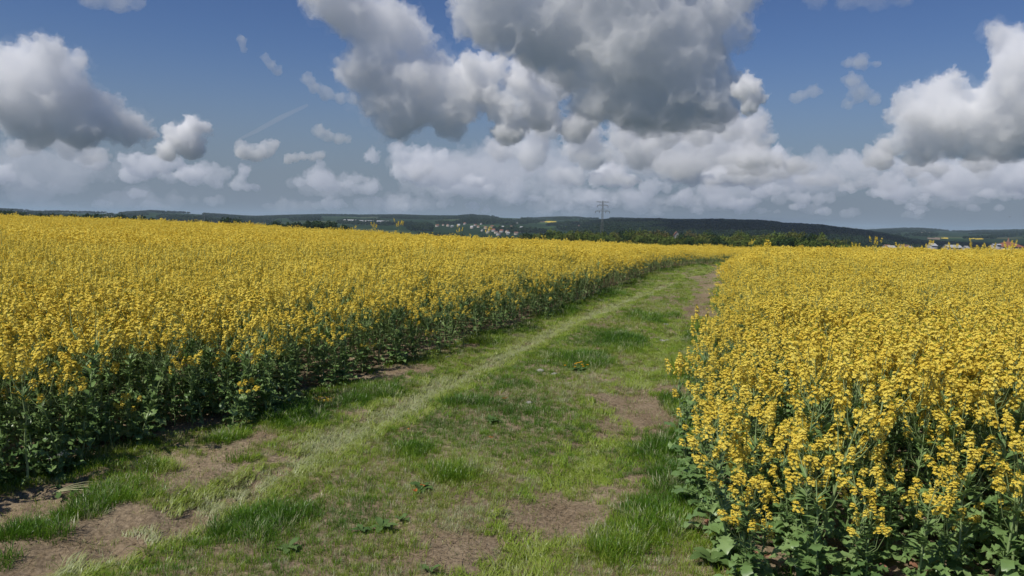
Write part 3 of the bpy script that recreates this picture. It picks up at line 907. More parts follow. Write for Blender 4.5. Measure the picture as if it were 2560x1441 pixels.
zs = np.where(kind == 1, .75, 1.0) * np.where(gy > 20, .8, 1)
scatter('grass', np.stack([gx, gy, height(gx, gy) + micro(gx, gy)], -1), np.stack([rng.normal(0, .1, n), rng.normal(0, .1, n), yw], -1),
        np.stack([sz, sz, sz * zs], -1), gi_, C_GRASS, tint=tint, kind='stuff', label='tufted green grass with pale wheel tracks on the farm track', category='grass')

# dry straw lying on the worn patches
SK = []
for i in range(3):
    r_ = np.random.default_rng(700 + i); b = Bag()
    for k in range(14):
        a = r_.uniform(0, 3.14); c = np.array([*r_.normal(0, .07, 2), r_.uniform(.002, .014)]); L = r_.uniform(.03, .10) * .5
        d = np.array([math.cos(a), math.sin(a), r_.normal(0, .06)]) * L; s = np.array([-math.sin(a), math.cos(a), 0]) * .0011
        b.add([c - d - s, c - d + s, c + d + s, c + d - s], [(0, 1, 2, 3)], 0, r_.random())
    SK.append(b.mesh('straw', [M_STRAW]))
sx, sy = grass_points(2.4, 20, 110)
dl, dr = edge_depth(sx, sy)
so = soil(sx, sy)
k = (np.maximum(dl, dr) < .1) & (rng.random(len(sx)) < .12 + .8 * so * np.where(sx > -1.6 - .0 * sy, 1, .15)) & (np.abs(np.arctan2(sx, sy)) < R(40))
sx, sy = sx[k], sy[k]; n = len(sx)
scatter('straw_litter', np.stack([sx, sy, height(sx, sy) + micro(sx, sy) + .003], -1), np.stack([np.zeros(n), np.zeros(n), rng.uniform(0, 6.28, n)], -1),
        rng.uniform(.8, 1.3, n), rng.integers(0, 3, n), kinds_coll('straw_kinds', SK), kind='stuff', label='dry straw scattered over the worn patches of the track', category='straw')

# crumbs and clods of earth along the left crop
CK = []
for i in range(4):
    r_ = np.random.default_rng(720 + i)
    V = ICO1[0] * np.array([1, .8, .55]) * (1 + r_.normal(0, .16, (len(ICO1[0]), 1)))
    CK.append(mesh_np('clod', V, ICO1[1], [M_EARTH]))
cx_, cy_ = grass_points(3, 14, 260)
dl, dr = edge_depth(cx_, cy_)
so = soil(cx_, cy_)
k = (dr < .1) & (dl < .9) & (rng.random(len(cx_)) < .03 + .5 * so * sstep(-1.3, -.1, dl))
cx_, cy_ = cx_[k], cy_[k]; n = len(cx_)
scatter('soil_clods', np.stack([cx_, cy_, height(cx_, cy_) + micro(cx_, cy_)], -1), rng.uniform(0, 6.28, (n, 3)) * np.array([.1, .1, 1]),
        rng.lognormal(-4.75, .45, n), rng.integers(0, 4, n), kinds_coll('clod_kinds', CK), kind='stuff', label='crumbled brown soil clods beside the left crop', category='soil clods')
# ---------------------------------------------------------------- far hills
def hzn(px):
    return 555.1 + (px - 1280) * 0.02148

class Ridge:
    """a rounded hill: foot at d0, crest line at d1 after a skyline read in degrees, back slope to d2"""
    def __init__(s, prof, d0, d1, d2, foot=-40., power=1.0, seed=0, rough=4.):
        s.px, s.py = np.array(prof, float).T
        s.d0, s.d1, s.d2, s.foot, s.pw, s.seed, s.rough = d0, d1, d2, foot, power, seed, rough
    def crest(s, px):
        py = np.interp(px, s.px, s.py)
        return EYE + (hzn(px) - py) / FPX * s.d1
    def z(s, px, d):
        c = s.crest(px)
        t = np.clip((d - s.d0) / (s.d1 - s.d0), 0, 1)
        u = np.clip((d - s.d1) / (s.d2 - s.d1), 0, 1)
        f = (t ** s.pw) * (1 - .35 * t) / .65 * (1 - u * u)
        lump = s.rough * (fbm(px / 60, d / 500, s.seed, 3) - .5) * np.sin(np.pi * np.clip(t, 0, 1)) * 2
        return s.foot + (c - s.foot) * f + lump
    def at(s, px, d):
        r = rays(px, np.full(np.shape(px), 560.0))
        h = np.hypot(r[..., 0], r[..., 1])
        return np.stack([r[..., 0] / h * d, r[..., 1] / h * d, s.z(px, d)], -1)
    def hit(s, px, py):
        """where the ray of a pixel meets the slope"""
        r = rays([px], [py])[0]; h = math.hypot(r[0], r[1])
        ds = np.linspace(s.d0, s.d1, 400)
        zz = s.z(np.full(400, float(px)), ds); rz = EYE + r[2] / h * ds
        i = np.argmax(zz > rz) if (zz > rz).any() else 300
        return np.array([r[0] / h * ds[i], r[1] / h * ds[i], zz[i]])
    def build(s, m, label, n=420, rows=46, patches=(), extra=()):
        px = np.linspace(s.px[0], s.px[-1], n)
        d = np.concatenate([np.linspace(s.d0, s.d1, rows), np.linspace(s.d1, s.d2, 10)[1:]])
        P, Dd = np.meshgrid(px, d)
        V = s.at(P, Dd).reshape(-1, 3)
        k = len(d)
        i = np.arange(k - 1)[:, None] * n; j = np.arange(n - 1)[None]
        F = np.stack([i + j, i + j + 1, i + n + j + 1, i + n + j], -1).reshape(-1, 4)
        mi = np.zeros(len(F), int)
        cp = P[:-1, :-1].ravel() + (px[1] - px[0]) / 2
        vz = V[:, 2].reshape(k, n)[:-1, :-1].ravel(); dd = Dd[:-1, :-1].ravel()
        cy_ = hzn(cp) - (vz - EYE) / dd * FPX
        for x0, x1, y0, y1, q in patches:
            mi[(cp > x0) & (cp < x1) & (cy_ > y0) & (cy_ < y1) & (dd < s.d1)] = q
        o = link('hills', mesh_np('hills', V, F, [m, M_FARRAPE, M_TAN], mi, smooth=True), kind='structure', label=label)
        return o

HILL_MID = Ridge([(-260,526),(0,526.5),(100,530),(180,532.5),(300,534.5),(345,533),(380,531),(430,532.5),(500,536.5),(560,540),(600,543),(640,544.5),(720,542),(800,540),(850,540),(900,541.5),(960,541),(1000,540.5),(1060,543),(1140,543.5),(1165,541),(1180,540),(1195,542),(1230,543),(1260,545),(1300,546.5),(1340,548),(1370,547),(1400,546),(1440,546),(1480,547.5),(1520,548),(1600,550),(1700,552),(1850,556),(2000,566),(2100,576)], 1750, 5200, 7800, seed=81)
HILL_DARK = Ridge([(1440,574.0),(1480,561.0),(1500,557.0),(1530,554.5),(1570,554.5),(1610,555.5),(1650,554.0),(1690,557.0),(1740,557.0),(1780,555.5),(1810,556.0),(1850,558.0),(1900,559.0),(1930,561.0),(1960,566.0),(2000,567.5),(2050,570.0),(2100,576.0),(2150,581.0),(2200,588.0),(2240,594.0),(2280,602.0),(2320,607.0),(2400,610.0),(2470,614.0),(2540,620.0)], 1150, 3000, 4300, foot=-46, seed=82)
HILL_FAR = Ridge([(1980,590),(2080,583),(2160,577),(2210,574),(2260,572),(2300,572),(2340,575),(2380,578.5),(2420,579),(2460,578),(2500,578.5),(2540,577.5),(2600,578),(2700,580),(2820,584)], 2600, 8200, 11000, seed=83)
HILL_MID.build(M_HILL, 'blue green wooded hills with scattered fields behind the town', patches=[(1334,1364,553.5,556.5,2),(1364,1390,554,557,1)])
HILL_DARK.build(M_WOODHILL, 'dark wooded hill right of the power pylon', patches=[(1459,1479,553.5,558.5,1),(1480,1491,554.5,558,1)])
HILL_FAR.build(M_HILL, 'hazy far hills with pale field strips behind the red roofed hall', patches=[(2299,2330,580,583,2),(2320,2352,593,597,2),(2425,2462,593.5,596.5,1),(2355,2372,593,595.5,1)])

# ---------------------------------------------------------------- trees
def crown_bag(rng, n, size, squash=1.0, leaf=.09):
    """leaf sprays through a lumpy crown of height 1 standing on z = .18"""
    b = Bag()
    nl = int(rng.integers(7, 11))
    cs = np.stack([rng.normal(0, .2, nl), rng.normal(0, .2, nl), rng.uniform(.36, .86, nl)], -1)
    rs = rng.uniform(.13, .24, nl) * (1.15 - .5 * np.abs(cs[:, 2] - .55))
    w = rng.integers(0, nl, n)
    d = unit(rng.normal(size=(n, 3)))
    C = cs[w] + d * (rs[w] * rng.uniform(.55, 1.08, n))[:, None]
    C[:, :2] *= squash
    N = unit(d + rng.normal(0, .55, (n, 3)))
    A = unit(np.cross(N, rng.normal(size=(n, 3)))); B = np.cross(N, A)
    s = leaf * rng.uniform(.6, 1.3, (n, 1))
    V = np.stack([C - A * s, C - B * s * .7, C + A * s, C + B * s * .7], 1).reshape(-1, 3)
    b.add(V, np.arange(n * 4).reshape(-1, 4), 0, np.repeat(np.clip(rng.normal(.5, .25, nl)[w] + rng.normal(0, .12, n), 0, 1), 4))
    return b, cs

def trunk_bag(rng, cs, squash):
    b = Bag()
    tube(b, [(0, 0, -.06), (.005, 0, .2), (0, .01, .45), (.01, 0, .75)], [.028, .022, .016, .005], 6, 0, .5)
    for c in cs[:6]:
        tube(b, [(0, 0, .22 + .1 * rng.random()), (c[0] * .5 * squash, c[1] * .5 * squash, c[2] * .75), (c[0] * squash, c[1] * squash, c[2])], [.012, .008, .003], 4, 0, .5)
    return b

M_BARK = plain('tree_bark', (.10, .075, .05), .9)
M_CROWN = [leafy('crown_green', [(0, (.07, .105, .02)), (.5, (.11, .152, .026)), (1, (.15, .195, .036))], trans=.2, rough=.6, spec=.1),
           leafy('crown_olive', [(0, (.085, .10, .022)), (.5, (.122, .136, .028)), (1, (.155, .166, .036))], trans=.2, rough=.6, spec=.1),
           leafy('crown_dark', [(0, (.014, .034, .010)), (.5, (.026, .054, .014)), (1, (.04, .075, .02))], trans=.15, rough=.6, spec=.1),
           leafy('crown_budding', [(0, (.085, .08, .03)), (.5, (.115, .10, .038)), (1, (.14, .125, .045))], trans=.15, rough=.7, spec=.1)]
TREE = []
for i in range(7):
    r_ = np.random.default_rng(800 + i)
    sq = r_.uniform(.85, 1.25)
    cb, cs = crown_bag(r_, 1500, 1, sq, .038)
    TREE.append((cb, trunk_bag(r_, cs, sq)))
CROWN_ME = {}
TRUNK_ME = [t[1].mesh('trunk', [M_BARK]) for t in TREE]
TREE_WORDS = ['fresh green', 'olive green', 'dark green', 'brownish budding']
rt = np.random.default_rng(9)
def put_tree(px, ytop, dist, tone, wide=1.0, label=None, group=None):
    i = int(rt.integers(0, 7))
    p = pt(px, ytop, 1.0) - np.array([0, 0, EYE]); h_ = math.hypot(p[0], p[1])
    x, y = p[0] / h_ * dist, p[1] / h_ * dist
    top = EYE + p[2] / h_ * dist
    g = float(height(x, y))
    H = max(6.0, (top - g) / .98)
    if (i, tone) not in CROWN_ME:
        CROWN_ME[(i, tone)] = TREE[i][0].mesh('crown', [M_CROWN[tone]])
    r = link('tree', None, label=label, category='tree')
    if group:
        r['group'] = group
    link('crown', CROWN_ME[(i, tone)], r); link('trunk', TRUNK_ME[i], r)
    r.location = (x, y, top - H)
    r.rotation_euler = (0, 0, rt.uniform(0, 6.28))
    W = min(H * 1.1, 15) * wide * rt.uniform(.85, 1.15)
    r.scale = (W, W, H)
    return r

TOPX = [1285,1330,1380,1420,1445,1480,1520,1560,1600,1650,1690,1740,1780,1830,1870,1900,1950,1985,2015,2050,2090,2130]
TOPY = [t_ - 2.5 for t_ in (592,582,578,575,573,580,584,581,578,577,584,583,586,585,584,586,584,580.5,585,592,600,608)]
G_WOOD = 'trees of the wood beyond the field'
def wood_label(t):
    return '%s round crowned tree in the wood just beyond the rapeseed' % TREE_WORDS[t]
x = 1292.0
while x < 2125:
    tone = int(rt.choice([0, 1, 2, 3], p=[.38, .38, .12, .12]))
    y = np.interp(x, TOPX, TOPY) + rt.uniform(-1.0, 3.5)
    put_tree(x, y, rt.uniform(520, 640), tone, 1.0, wood_label(tone), G_WOOD)
    x += rt.uniform(11, 17)
x = 1300.0
while x < 2110:
    tone = int(rt.choice([0, 1, 2], p=[.5, .3, .2]))
    y = np.interp(x, TOPX, TOPY) + rt.uniform(7, 13)
    if y < hzn(x) + 47:
        put_tree(x, y, rt.uniform(420, 500), tone, .8, wood_label(tone), G_WOOD)
    x += rt.uniform(15, 25)
put_tree(1852, 571, 700, 1, .6, 'tall olive tree standing above the rest of the wood', None)
put_tree(1657, 571, 760, 3, .8, 'brownish bare looking tree left of the small white gabled house', None)
put_tree(1732, 598, 400, 2, .8, 'small dark bushy tree at the field edge in front of the wood', None)
put_tree(1752, 592, 430, 0, .8, 'bright green tree beside the small dark bushy tree', None)
put_tree(1878, 600, 300, 0, .6, 'light green bush top rising behind the crop where the track ends', None)
for q, (a, b) in enumerate([(668,557),(690,555),(715,553),(738,550.5),(760,550.5),(782,553),(805,553.5),(828,555),(848,558),(866,562),(752,556),(795,558),(835,562),(705,559)]):
    put_tree(a, b, rt.uniform(640, 740), 2, 1.1, 'dark green tree in the small copse behind the left crop', 'trees of the dark copse')
for a, b, w in [(5,528,1.2),(24,527.5,1.3),(60,531,1.2),(95,531,1),(122,530.5,1.1),(150,534,1.1),(190,532.5,1.3),(215,531.5,1.4),(240,533,1.2),(300,537,1.1),(346,540,1),(400,543,1.1),(440,545,1.1),(475,546,1.1),(535,548,1),(600,549,1.2),(625,550,1.1)]:
    put_tree(a, b, rt.uniform(680, 860), 2, w, 'dark tree in the low line behind the far edge of the left crop', 'trees of the low line behind the left crop')
put_tree(573, 540, 640, 2, 1.0, 'rounded dark tree standing up from the low tree line behind the left crop', None)

# far-off woods: one mass of crowns over valley and hills
FK = []
for i in range(5):
    cb, _ = crown_bag(np.random.default_rng(840 + i), 90, 1, 1.2, .16)
    FK.append(cb.mesh('far_crown', [leafy('far_crown_leaf', [(0, (.014, .03, .012)), (.5, (.024, .046, .014)), (.8, (.045, .075, .018)), (1, (.07, .09, .025))], src='tint', trans=.1, rough=.8, spec=.05)] if i == 0 else [FK[0].materials[0]]))
FP, FT, FS = [], [], []
def forest(rdg, n, dens, tone, px0, px1, t0=.02, t1=1.03):
    u = rt.uniform(px0, px1, n); t = rt.uniform(t0, t1, n) ** 1.0
    d = rdg.d0 + t * (rdg.d1 - rdg.d0)
    m = fbm(u / 70, d / 420, rdg.seed + 7, 3)
    k = m > dens
    P = rdg.at(u[k], d[k])
    FP.append(P); FT.append(np.clip(tone + .9 * (fbm(u[k] / 30, d[k] / 200, 5, 2) - .5) + rt.normal(0, .08, k.sum()), 0, 1)); FS.append(rt.uniform(9, 15, k.sum()))
forest(HILL_DARK, 26000, .30, .15, 1450, 2500)
forest(HILL_MID, 30000, .52, .42, -200, 2000, .12)
forest(HILL_MID, 5000, .40, .30, -200, 2000, .93, 1.0)
forest(HILL_FAR, 9000, .56, .30, 2050, 2750, .2)
n = 7000
u = rt.uniform(-100, 2660, n); d = 760 * (2.6 ** rt.random(n))
r_ = rays(u, np.full(n, 570.)); h_ = np.hypot(r_[:, 0], r_[:, 1])
vx, vy = r_[:, 0] / h_ * d, r_[:, 1] / h_ * d
k = (fbm(vx / 160, vy / 160, 91, 3) > .47) & ~((np.abs(u - 1235) < 130) & (d > 1500) & (rt.random(n) < .5))
FP.append(np.stack([vx, vy, height(vx, vy)], -1)[k]); FT.append(np.clip(.45 + .8 * (fbm(vx[k] / 90, vy[k] / 90, 92, 2) - .5), 0, 1)); FS.append(rt.uniform(8, 13, k.sum()))
FP, FT, FS = np.concatenate(FP), np.concatenate(FT), np.concatenate(FS)
n = len(FP)
scatter('far_forest', FP - np.array([0, 0, 2.]), np.stack([np.zeros(n), np.zeros(n), rt.uniform(0, 6.28, n)], -1), np.stack([FS * 1.05, FS * 1.05, FS], -1), rt.integers(0, 5, n), kinds_coll('far_crown_kinds', FK), tint=FT,
        kind='stuff', label='distant woods covering the valley and the hills', category='forest')

# ---------------------------------------------------------------- houses of the valley
M_WALLW = plain('white_render', (.30, .295, .285), .8)
M_WALLC = plain('cream_render', (.38, .34, .28), .8)
M_ROOFR = plain('red_tile', (.24, .105, .07), .8)
M_ROOFB = plain('brown_tile', (.20, .12, .09), .8)
M_ROOFG = plain('grey_sheet_roof', (.42, .43, .44), .6)
M_GLASS = plain('dark_window', (.03, .035, .04), .2)
def box(b, x0, x1, y0, y1, z0, z1, m=0):
    V = [(x0,y0,z0),(x1,y0,z0),(x1,y1,z0),(x0,y1,z0),(x0,y0,z1),(x1,y0,z1),(x1,y1,z1),(x0,y1,z1)]
    b.add(V, [(0,3,2,1),(4,5,6,7),(0,1,5,4),(1,2,6,5),(2,3,7,6),(3,0,4,7)], m)
def house(name, loc, w, dep, hw, hr, yaw, wallm, roofm, label, cat='house', group=None, win=2, hip=0.0):
    r = link(name, None, label=label, category=cat)
    if group:
        r['group'] = group
    wb = Bag(); box(wb, -w/2, w/2, -dep/2, dep/2, -4, hw)
    if hip == 0:
        for s in (-1, 1):
            wb.add([(s*w/2, -dep/2, hw), (s*w/2, dep/2, hw), (s*w/2, 0, hw+hr), (s*w/2, 0, hw+hr)], [(0,1,2,3)])
    link('wall', wb.mesh('wall', [wallm]), r)
    rb = Bag(); e = .4; hx = (w/2) * (1 - hip)
    for s in (-1, 1):
        rb.add([(-w/2-e, s*(dep/2+e), hw-.15), (w/2+e, s*(dep/2+e), hw-.15), (hx+e*(hip==0), 0, hw+hr+.1), (-hx-e*(hip==0), 0, hw+hr+.1)], [(0,1,2,3)])
        if hip:
            rb.add([(s*(w/2+e), -dep/2-e, hw-.15), (s*(w/2+e), dep/2+e, hw-.15), (s*hx, 0, hw+hr+.1), (s*hx, 0, hw+hr+.1)], [(0,1,2,3)])
    link('roof', rb.mesh('roof', [roofm]), r)
    gb = Bag()
    for k in range(win):
        xk = -w/2 + w * (k + .5) / win
        for zz in np.arange(1.0, hw - 1.2, 2.8):
            box(gb, xk-.55, xk+.55, -dep/2-.05, -dep/2+.05, zz, zz+1.4)
    if gb.n:
        link('window', gb.mesh('window', [M_GLASS]), r)
    r.location = loc; r.rotation_euler = (0, 0, yaw)
    return r
rh = np.random.default_rng(77)
HOUSES = [(1246,575),(1257,570),(1278,569),(1287,573),(1285,580),(1196,570),(1234,580),(1303,572),(1293,560),(1262,575),(1240,585),(1254,582),(1268,583),(1225,577),(1214,573),(1205,579),(1312,577),(1300,582),(1276,576),(1219,584),(1188,566),(1203,563),(1055,565),(1067,567),(1162,562),(1120,567),(1147,566),(1130,569),(1108,565),(1093,568),(1436,562),(1449,569),(1441,560),(940,552),(986,560),(1230,570),(1180,572),(1270,587),(1290,588),(1246,590),(1015,562),(1608,573),(1615,574)]
for k, (a, b) in enumerate(HOUSES):
    rdg = HILL_DARK if a > 1500 else HILL_MID
    loc = rdg.hit(a, b)
    D = math.hypot(loc[0], loc[1])
    wh = rh.random() < .6
    rf = [M_ROOFR, M_ROOFB, M_ROOFG][int(rh.choice(3, p=[.5, .3, .2]))]
    word = {M_ROOFR: 'red roofed', M_ROOFB: 'brown roofed', M_ROOFG: 'grey roofed'}[rf]
    w = rh.uniform(6.5, 10.5) * min(1.5, max(1, D / 2600))
    house('house', loc, w, w * .75, w * .5, w * .34, rh.uniform(-.7, .7) + (1.57 if rh.random() < .4 else 0), M_WALLW if wh else M_WALLC, rf,
          '%s %s house in the distant valley town' % ('white' if wh else 'cream', word), group='houses of the distant town', win=0)
def on(px, dist):
    r = rays([px], [560.])[0]; h = math.hypot(r[0], r[1])
    x, y = r[0] / h * dist, r[1] / h * dist
    return np.array([x, y, float(height(x, y))])
def z_at(px, py, dist):
    return EYE + (hzn(px) - py) / FPX * dist
for a, b, w, lab in [(875,558,34,'long low white shed at the foot of the hills, first of three'),(917,560,40,'largest white shed at the foot of the hills'),(957,561,30,'narrow pale shed beside the largest white shed')]:
    loc = HILL_MID.hit(a, b)
    house('shed', loc, w * 1.3, 24, 9, 3, .05, M_WALLW, M_ROOFG, lab, 'shed', 'sheds at the foot of the hills', win=0)
l = on(266, 900); l[2] = z_at(266, 545, 900) - 2
house('shed', l, 13, 9, 3.2, 1.2, .1, M_WALLW, M_ROOFG, 'pale long shed peeping over the far edge of the left crop', 'shed', win=0)
l = on(1692, 640); zt = z_at(1692, 578.5, 640); l[2] = zt - 9.5
house('house', l, 9, 6.2, 5.2, 4.2, 1.45, M_WALLW, M_ROOFR, 'small white gabled house with red roof among the trees of the wood', win=2)
RIGHT = [(2230,611,6,M_ROOFG,'shed','pale grey shed roof behind the right crop, left of the white dome roofed shed'),(2277,612,4,M_WALLW,'shed','small white shed behind the right crop'),(2333,605.5,5,M_ROOFG,'house','white house with pale roof below the hazy far hills'),
         (2384,609,13,M_ROOFG,'shed','long low pale grey hall roof behind the right crop'),(2418,611,3,M_WALLW,'shed','tiny white hut between the long pale hall and the white towers'),(2220,609,5,M_ROOFB,'house','brown roofed house behind the right crop nearest the dark hill'),(2264,609,7,M_ROOFB,'house','long brown roofed house behind the right crop')]
for a, b, w, rf, nm, lab in RIGHT:
    D = 760.; l = on(a, D); zt = z_at(a, b - .5, D); hw = max(3., zt - l[2] - 2)
    house(nm, l, w, 8, hw, 2, .12, M_WALLW if rf is not M_ROOFB else M_WALLC, rf, lab, nm, win=0)
l = on(2488, 700); zt = z_at(2488, 606, 700)
house('silo_tower', l, 3.0, 3.0, zt - l[2] - .6, .6, .2, M_WALLW, M_ROOFG, 'left one of two narrow white towers beside the red roofed hall', 'tower', win=0)
l = on(2498, 700); zt = z_at(2498, 606, 700)
house('silo_tower', l, 3.4, 3.0, zt - l[2] - .6, .6, .2, M_WALLW, M_ROOFG, 'wider white tower touching the red roofed hall', 'tower', win=0)
l = on(2524, 720); zt = z_at(2524, 601.5, 720)
hall = house('hall', l, 18, 14, zt - l[2] - 3.6, 3.6, .1, M_WALLW, M_ROOFR, 'large white hall with red hipped roof and small spire at the right edge', 'hall', win=5, hip=.75)
sb = Bag(); z0 = zt - l[2] - .6
sb.add([(-.9,-.9,z0),(.9,-.9,z0),(.9,.9,z0),(-.9,.9,z0),(0,0,z0+4.2)], [(0,1,4,4),(1,2,4,4),(2,3,4,4),(3,0,4,4)])
link('spire', sb.mesh('spire', [M_ROOFB]), hall)

# ---------------------------------------------------------------- power pylon and masts
M_STEEL = plain('galvanised_steel', (.19, .20, .19), .6, .2)
M_DARKSTEEL = plain('dark_insulator', (.07, .065, .06), .4)
def beam(b, p, q, r):
    tube(b, [p, q], r, 4)
def pylon():
    D = 800.
    base = on(1505.5, D)
    top = EYE + (hzn(1512) - 503) / FPX * D
    H = top - base[2]
    root = link('power_pylon', None, label='tall grey lattice power pylon with three cross arms behind the crop', category='power pylon')
    root.location = base; root.rotation_euler = (0, 0, -.15)
    def wid(z):
        return np.interp(z, [0, H * .62, H * .66, H], [1.9, .95, .75, .35])
    b = Bag()
    zs = np.concatenate([np.linspace(0, H * .64, 11), np.linspace(H * .64, H, 10)[1:]])
    for z0, z1 in zip(zs[:-1], zs[1:]):
        a, c = wid(z0), wid(z1)
        k0 = [(-a,-a,z0),(a,-a,z0),(a,a,z0),(-a,a,z0)]; k1 = [(-c,-c,z1),(c,-c,z1),(c,c,z1),(-c,c,z1)]
        for i in range(4):
            beam(b, k0[i], k1[i], .18)
            beam(b, k0[i], k1[(i+1) % 4], .07); beam(b, k0[(i+1) % 4], k1[i], .07); beam(b, k1[i], k1[(i+1) % 4], .08)
    link('lattice_tower', b.mesh('lattice_tower', [M_STEEL]), root)
    for zy, half, ins in ((506, 6.4, 0), (515, 5.2, 2.0), (529, 7.0, 2.0)):
        za = EYE + (hzn(1512) - zy) / FPX * D - base[2]
        ab = Bag(); w_ = wid(za)
        for s in (-1, 1):
            tip = (s * half, 0, za)
            for yy in (-w_, w_):
                beam(ab, (s * w_, yy, za), tip, .2); beam(ab, (s * w_, yy, za + 1.5 if ins else za - 1.2), tip, .14)
            for f in (.3, .55, .8):
                beam(ab, (s * (w_ + f * (half - w_)), -w_ * (1 - f), za), (s * (w_ + f * (half - w_)), w_ * (1 - f), za), .06)
        arm = link('cross_arm', ab.mesh('cross_arm', [M_STEEL]), root)
        if ins:
            for s in (-1, 1):
                ib = Bag()
                for xx in ((half,) if zy == 515 else (half, half * .45)):
                    tube(ib, [(s * xx, 0, za - .1), (s * xx, 0, za - ins * .5), (s * xx, 0, za - ins)], [.2, .28, .2], 6)
                link('insulator', ib.mesh('insulator', [M_DARKSTEEL]), arm)
pylon()
def mast(px, ytop, D, H, label, wide=.35, head=True):
    l = on(px, D)
    ztop = z_at(px, ytop, D); l[2] = ztop - H
    r = link('mast', None, label=label, category='mast'); r.location = l
    b = Bag(); tube(b, [(0,0,0),(0,0,H*.5),(0,0,H)], [wide, wide*.8, wide*.6], 6)
    link('pole', b.mesh('pole', [M_WALLW]), r)
    if head:
        h = Bag(); box(h, -wide*3, wide*3, -wide*3, wide*3, H*.82, H*.9)
        link('platform', h.mesh('platform', [M_STEEL]), r)
mast(1914, 550, 2850, 26, 'thin pale mast on the crest of the dark wooded hill', .9)
mast(511, 537, 900, 9, 'thin mast with a dark head above the far edge of the left crop', .25)
mast(2108, 600, 700, 8, 'thin pale pole in front of the dark hill behind the right crop', .14, False)

# bird
def bird():
    b = Bag()
    n = 7; t = np.linspace(-1, 1, n)
    tube(b, np.stack([t * .12, 0 * t, .012 * (1 - t * t)], -1), .035 * (1 - t ** 2) ** .5 + .003, 6)
    for s in (-1, 1):
        b.add([(.05,0,.01),(-.05,0,.01),(-.03,s*.16,.07),(.045,s*.16,.075)], [(0,1,2,3)])
        b.add([(.045,s*.16,.075),(-.03,s*.16,.07),(-.07,s*.33,.03),(-.03,s*.33,.03)], [(0,1,2,3)])
    b.add([(-.1,.015,0),(-.1,-.015,0),(-.2,-.05,0),(-.2,.05,0)], [(0,1,2,3)])
    o = link('bird', b.mesh('bird', [plain('dark_plumage', (.02, .02, .022), .7)]), label='small dark bird flying low over the right crop', category='bird')
    o.location = pt(2524, 543, 150); o.rotation_euler = (.1, 0, .6)
bird()
# ---------------------------------------------------------------- single plants that stand out
rs = np.random.default_rng(21)
def ground_at(px, py):
    x, y = gp(px, py)
    return x, y, gz(x, y)
def special(loc, label, group=None, mats=None, big=1.0, seed=0, **kw):
    r_ = np.random.default_rng(seed)
    st, fo, hd = plant(r_, 0, **kw)
    r = link('rapeseed_plant', None, label=label, category='rapeseed plant')
    if group:
        r['group'] = group
    link('stem', st.mesh('stem', [M_STEM]), r)
    if fo.n:
        link('foliage', fo.mesh('foliage', [M_LEAF]), r)
    for p, tl, b_ in hd:
        c = link('flower_head', tilted(raceme(r_, 0, b_ * big), tl).mesh('flower_head', [M_PETAL, M_BUD, M_STEM]), r)
        c.location = p
    r.location = loc
    return r
special(ground_at(68, 1218), 'lone upright rapeseed plant standing on bare soil before the left crop', h=.66, heads=6, lean=.04, low=.84, seed=5, stem_r=.009, big=1.25, leafy_=.8)
sp = special(ground_at(2024, 1404), 'leaning rapeseed plant with the thickest bent stem in the right crop', h=.78, heads=8, lean=.04, low=.55, seed=6, stem_r=.0125, big=1.0, leafy_=.9)
sp.rotation_euler = (0, .30, 0)
for a, b, D, w in [(935,562,47,1.0),(997,558,47,1.25)]:
    l = on(a, D); hgt = z_at(a, b + 3, D) - l[2]
    special(l, 'tall rapeseed plant sticking up on the skyline of the left crop, %s' % ('narrower of a pair' if a < 960 else 'bigger of a pair'), h=hgt - .14, heads=7, lean=.02, low=.72, seed=int(a), big=1.6 * w)
for a, b, D in [(1148,576,44),(1221,578,44)]:
    l = on(a, D); hgt = z_at(a, b, D) - l[2]
    special(l, 'rapeseed plant rising slightly over the left crop before the distant town', 'plants rising before the town', h=hgt - .12, heads=6, lean=.02, low=.75, seed=int(a), big=1.4)
for a, b, D in [(2194,601,30),(2252,608,30),(2143,608,33),(2316,607,29),(2388,610,31),(2445,607,28),(2478,609,29),(2530,607,27),(2366,611,31)]:
    l = on(a, D); hgt = z_at(a, b + (3 if a == 2194 else 7), D) - l[2]
    special(l, 'tallest rapeseed plant on the right skyline below the dark hill' if a == 2194 else 'tall rapeseed plant breaking the skyline of the right crop', None if a == 2194 else 'tall plants on the skyline of the right crop', h=hgt - .13, heads=6, lean=.03, low=.75, seed=int(a), big=1.35)
l = on(1881, 40); special(l, 'tall rapeseed plant at the corner where the track bends away', h=z_at(1881, 606, 40) - l[2] - .12, heads=6, lean=.03, low=.7, seed=88, big=1.4)
for q, (a, b, hh_, lb) in enumerate([(1748,935,.62,'upper one of three stray rapeseed plants beside the bare patch'),(1752,1075,.70,'middle one of three stray rapeseed plants, leaning over the track'),(1700,1140,.60,'stray rapeseed plant leaning farthest over the grass'),(1855,1345,.42,'small rapeseed plant in the near corner of the right crop')]):
    o = special(ground_at(a, b), lb, h=hh_, heads=5, lean=.08, low=.6, seed=40 + q, leafy_=.7)
    o.rotation_euler = (0, -.08, 0)

# fallen flower sprig by the left crop
fb = tilted(raceme(rs, 0, 1.0), (.1, 0, 0)); fb2 = Bag(); fb2.extend(fb)
V = fb2.V[0]; fb2.V[0] = np.stack([V[:, 2], V[:, 0], V[:, 1] + .035], -1)
o = link('flower_sprig', fb2.mesh('flower_sprig', [M_PETAL, M_BUD, M_STEM]), label='broken off yellow flower sprig lying at the foot of the left crop', category='flower')
o.location = ground_at(775, 1012)

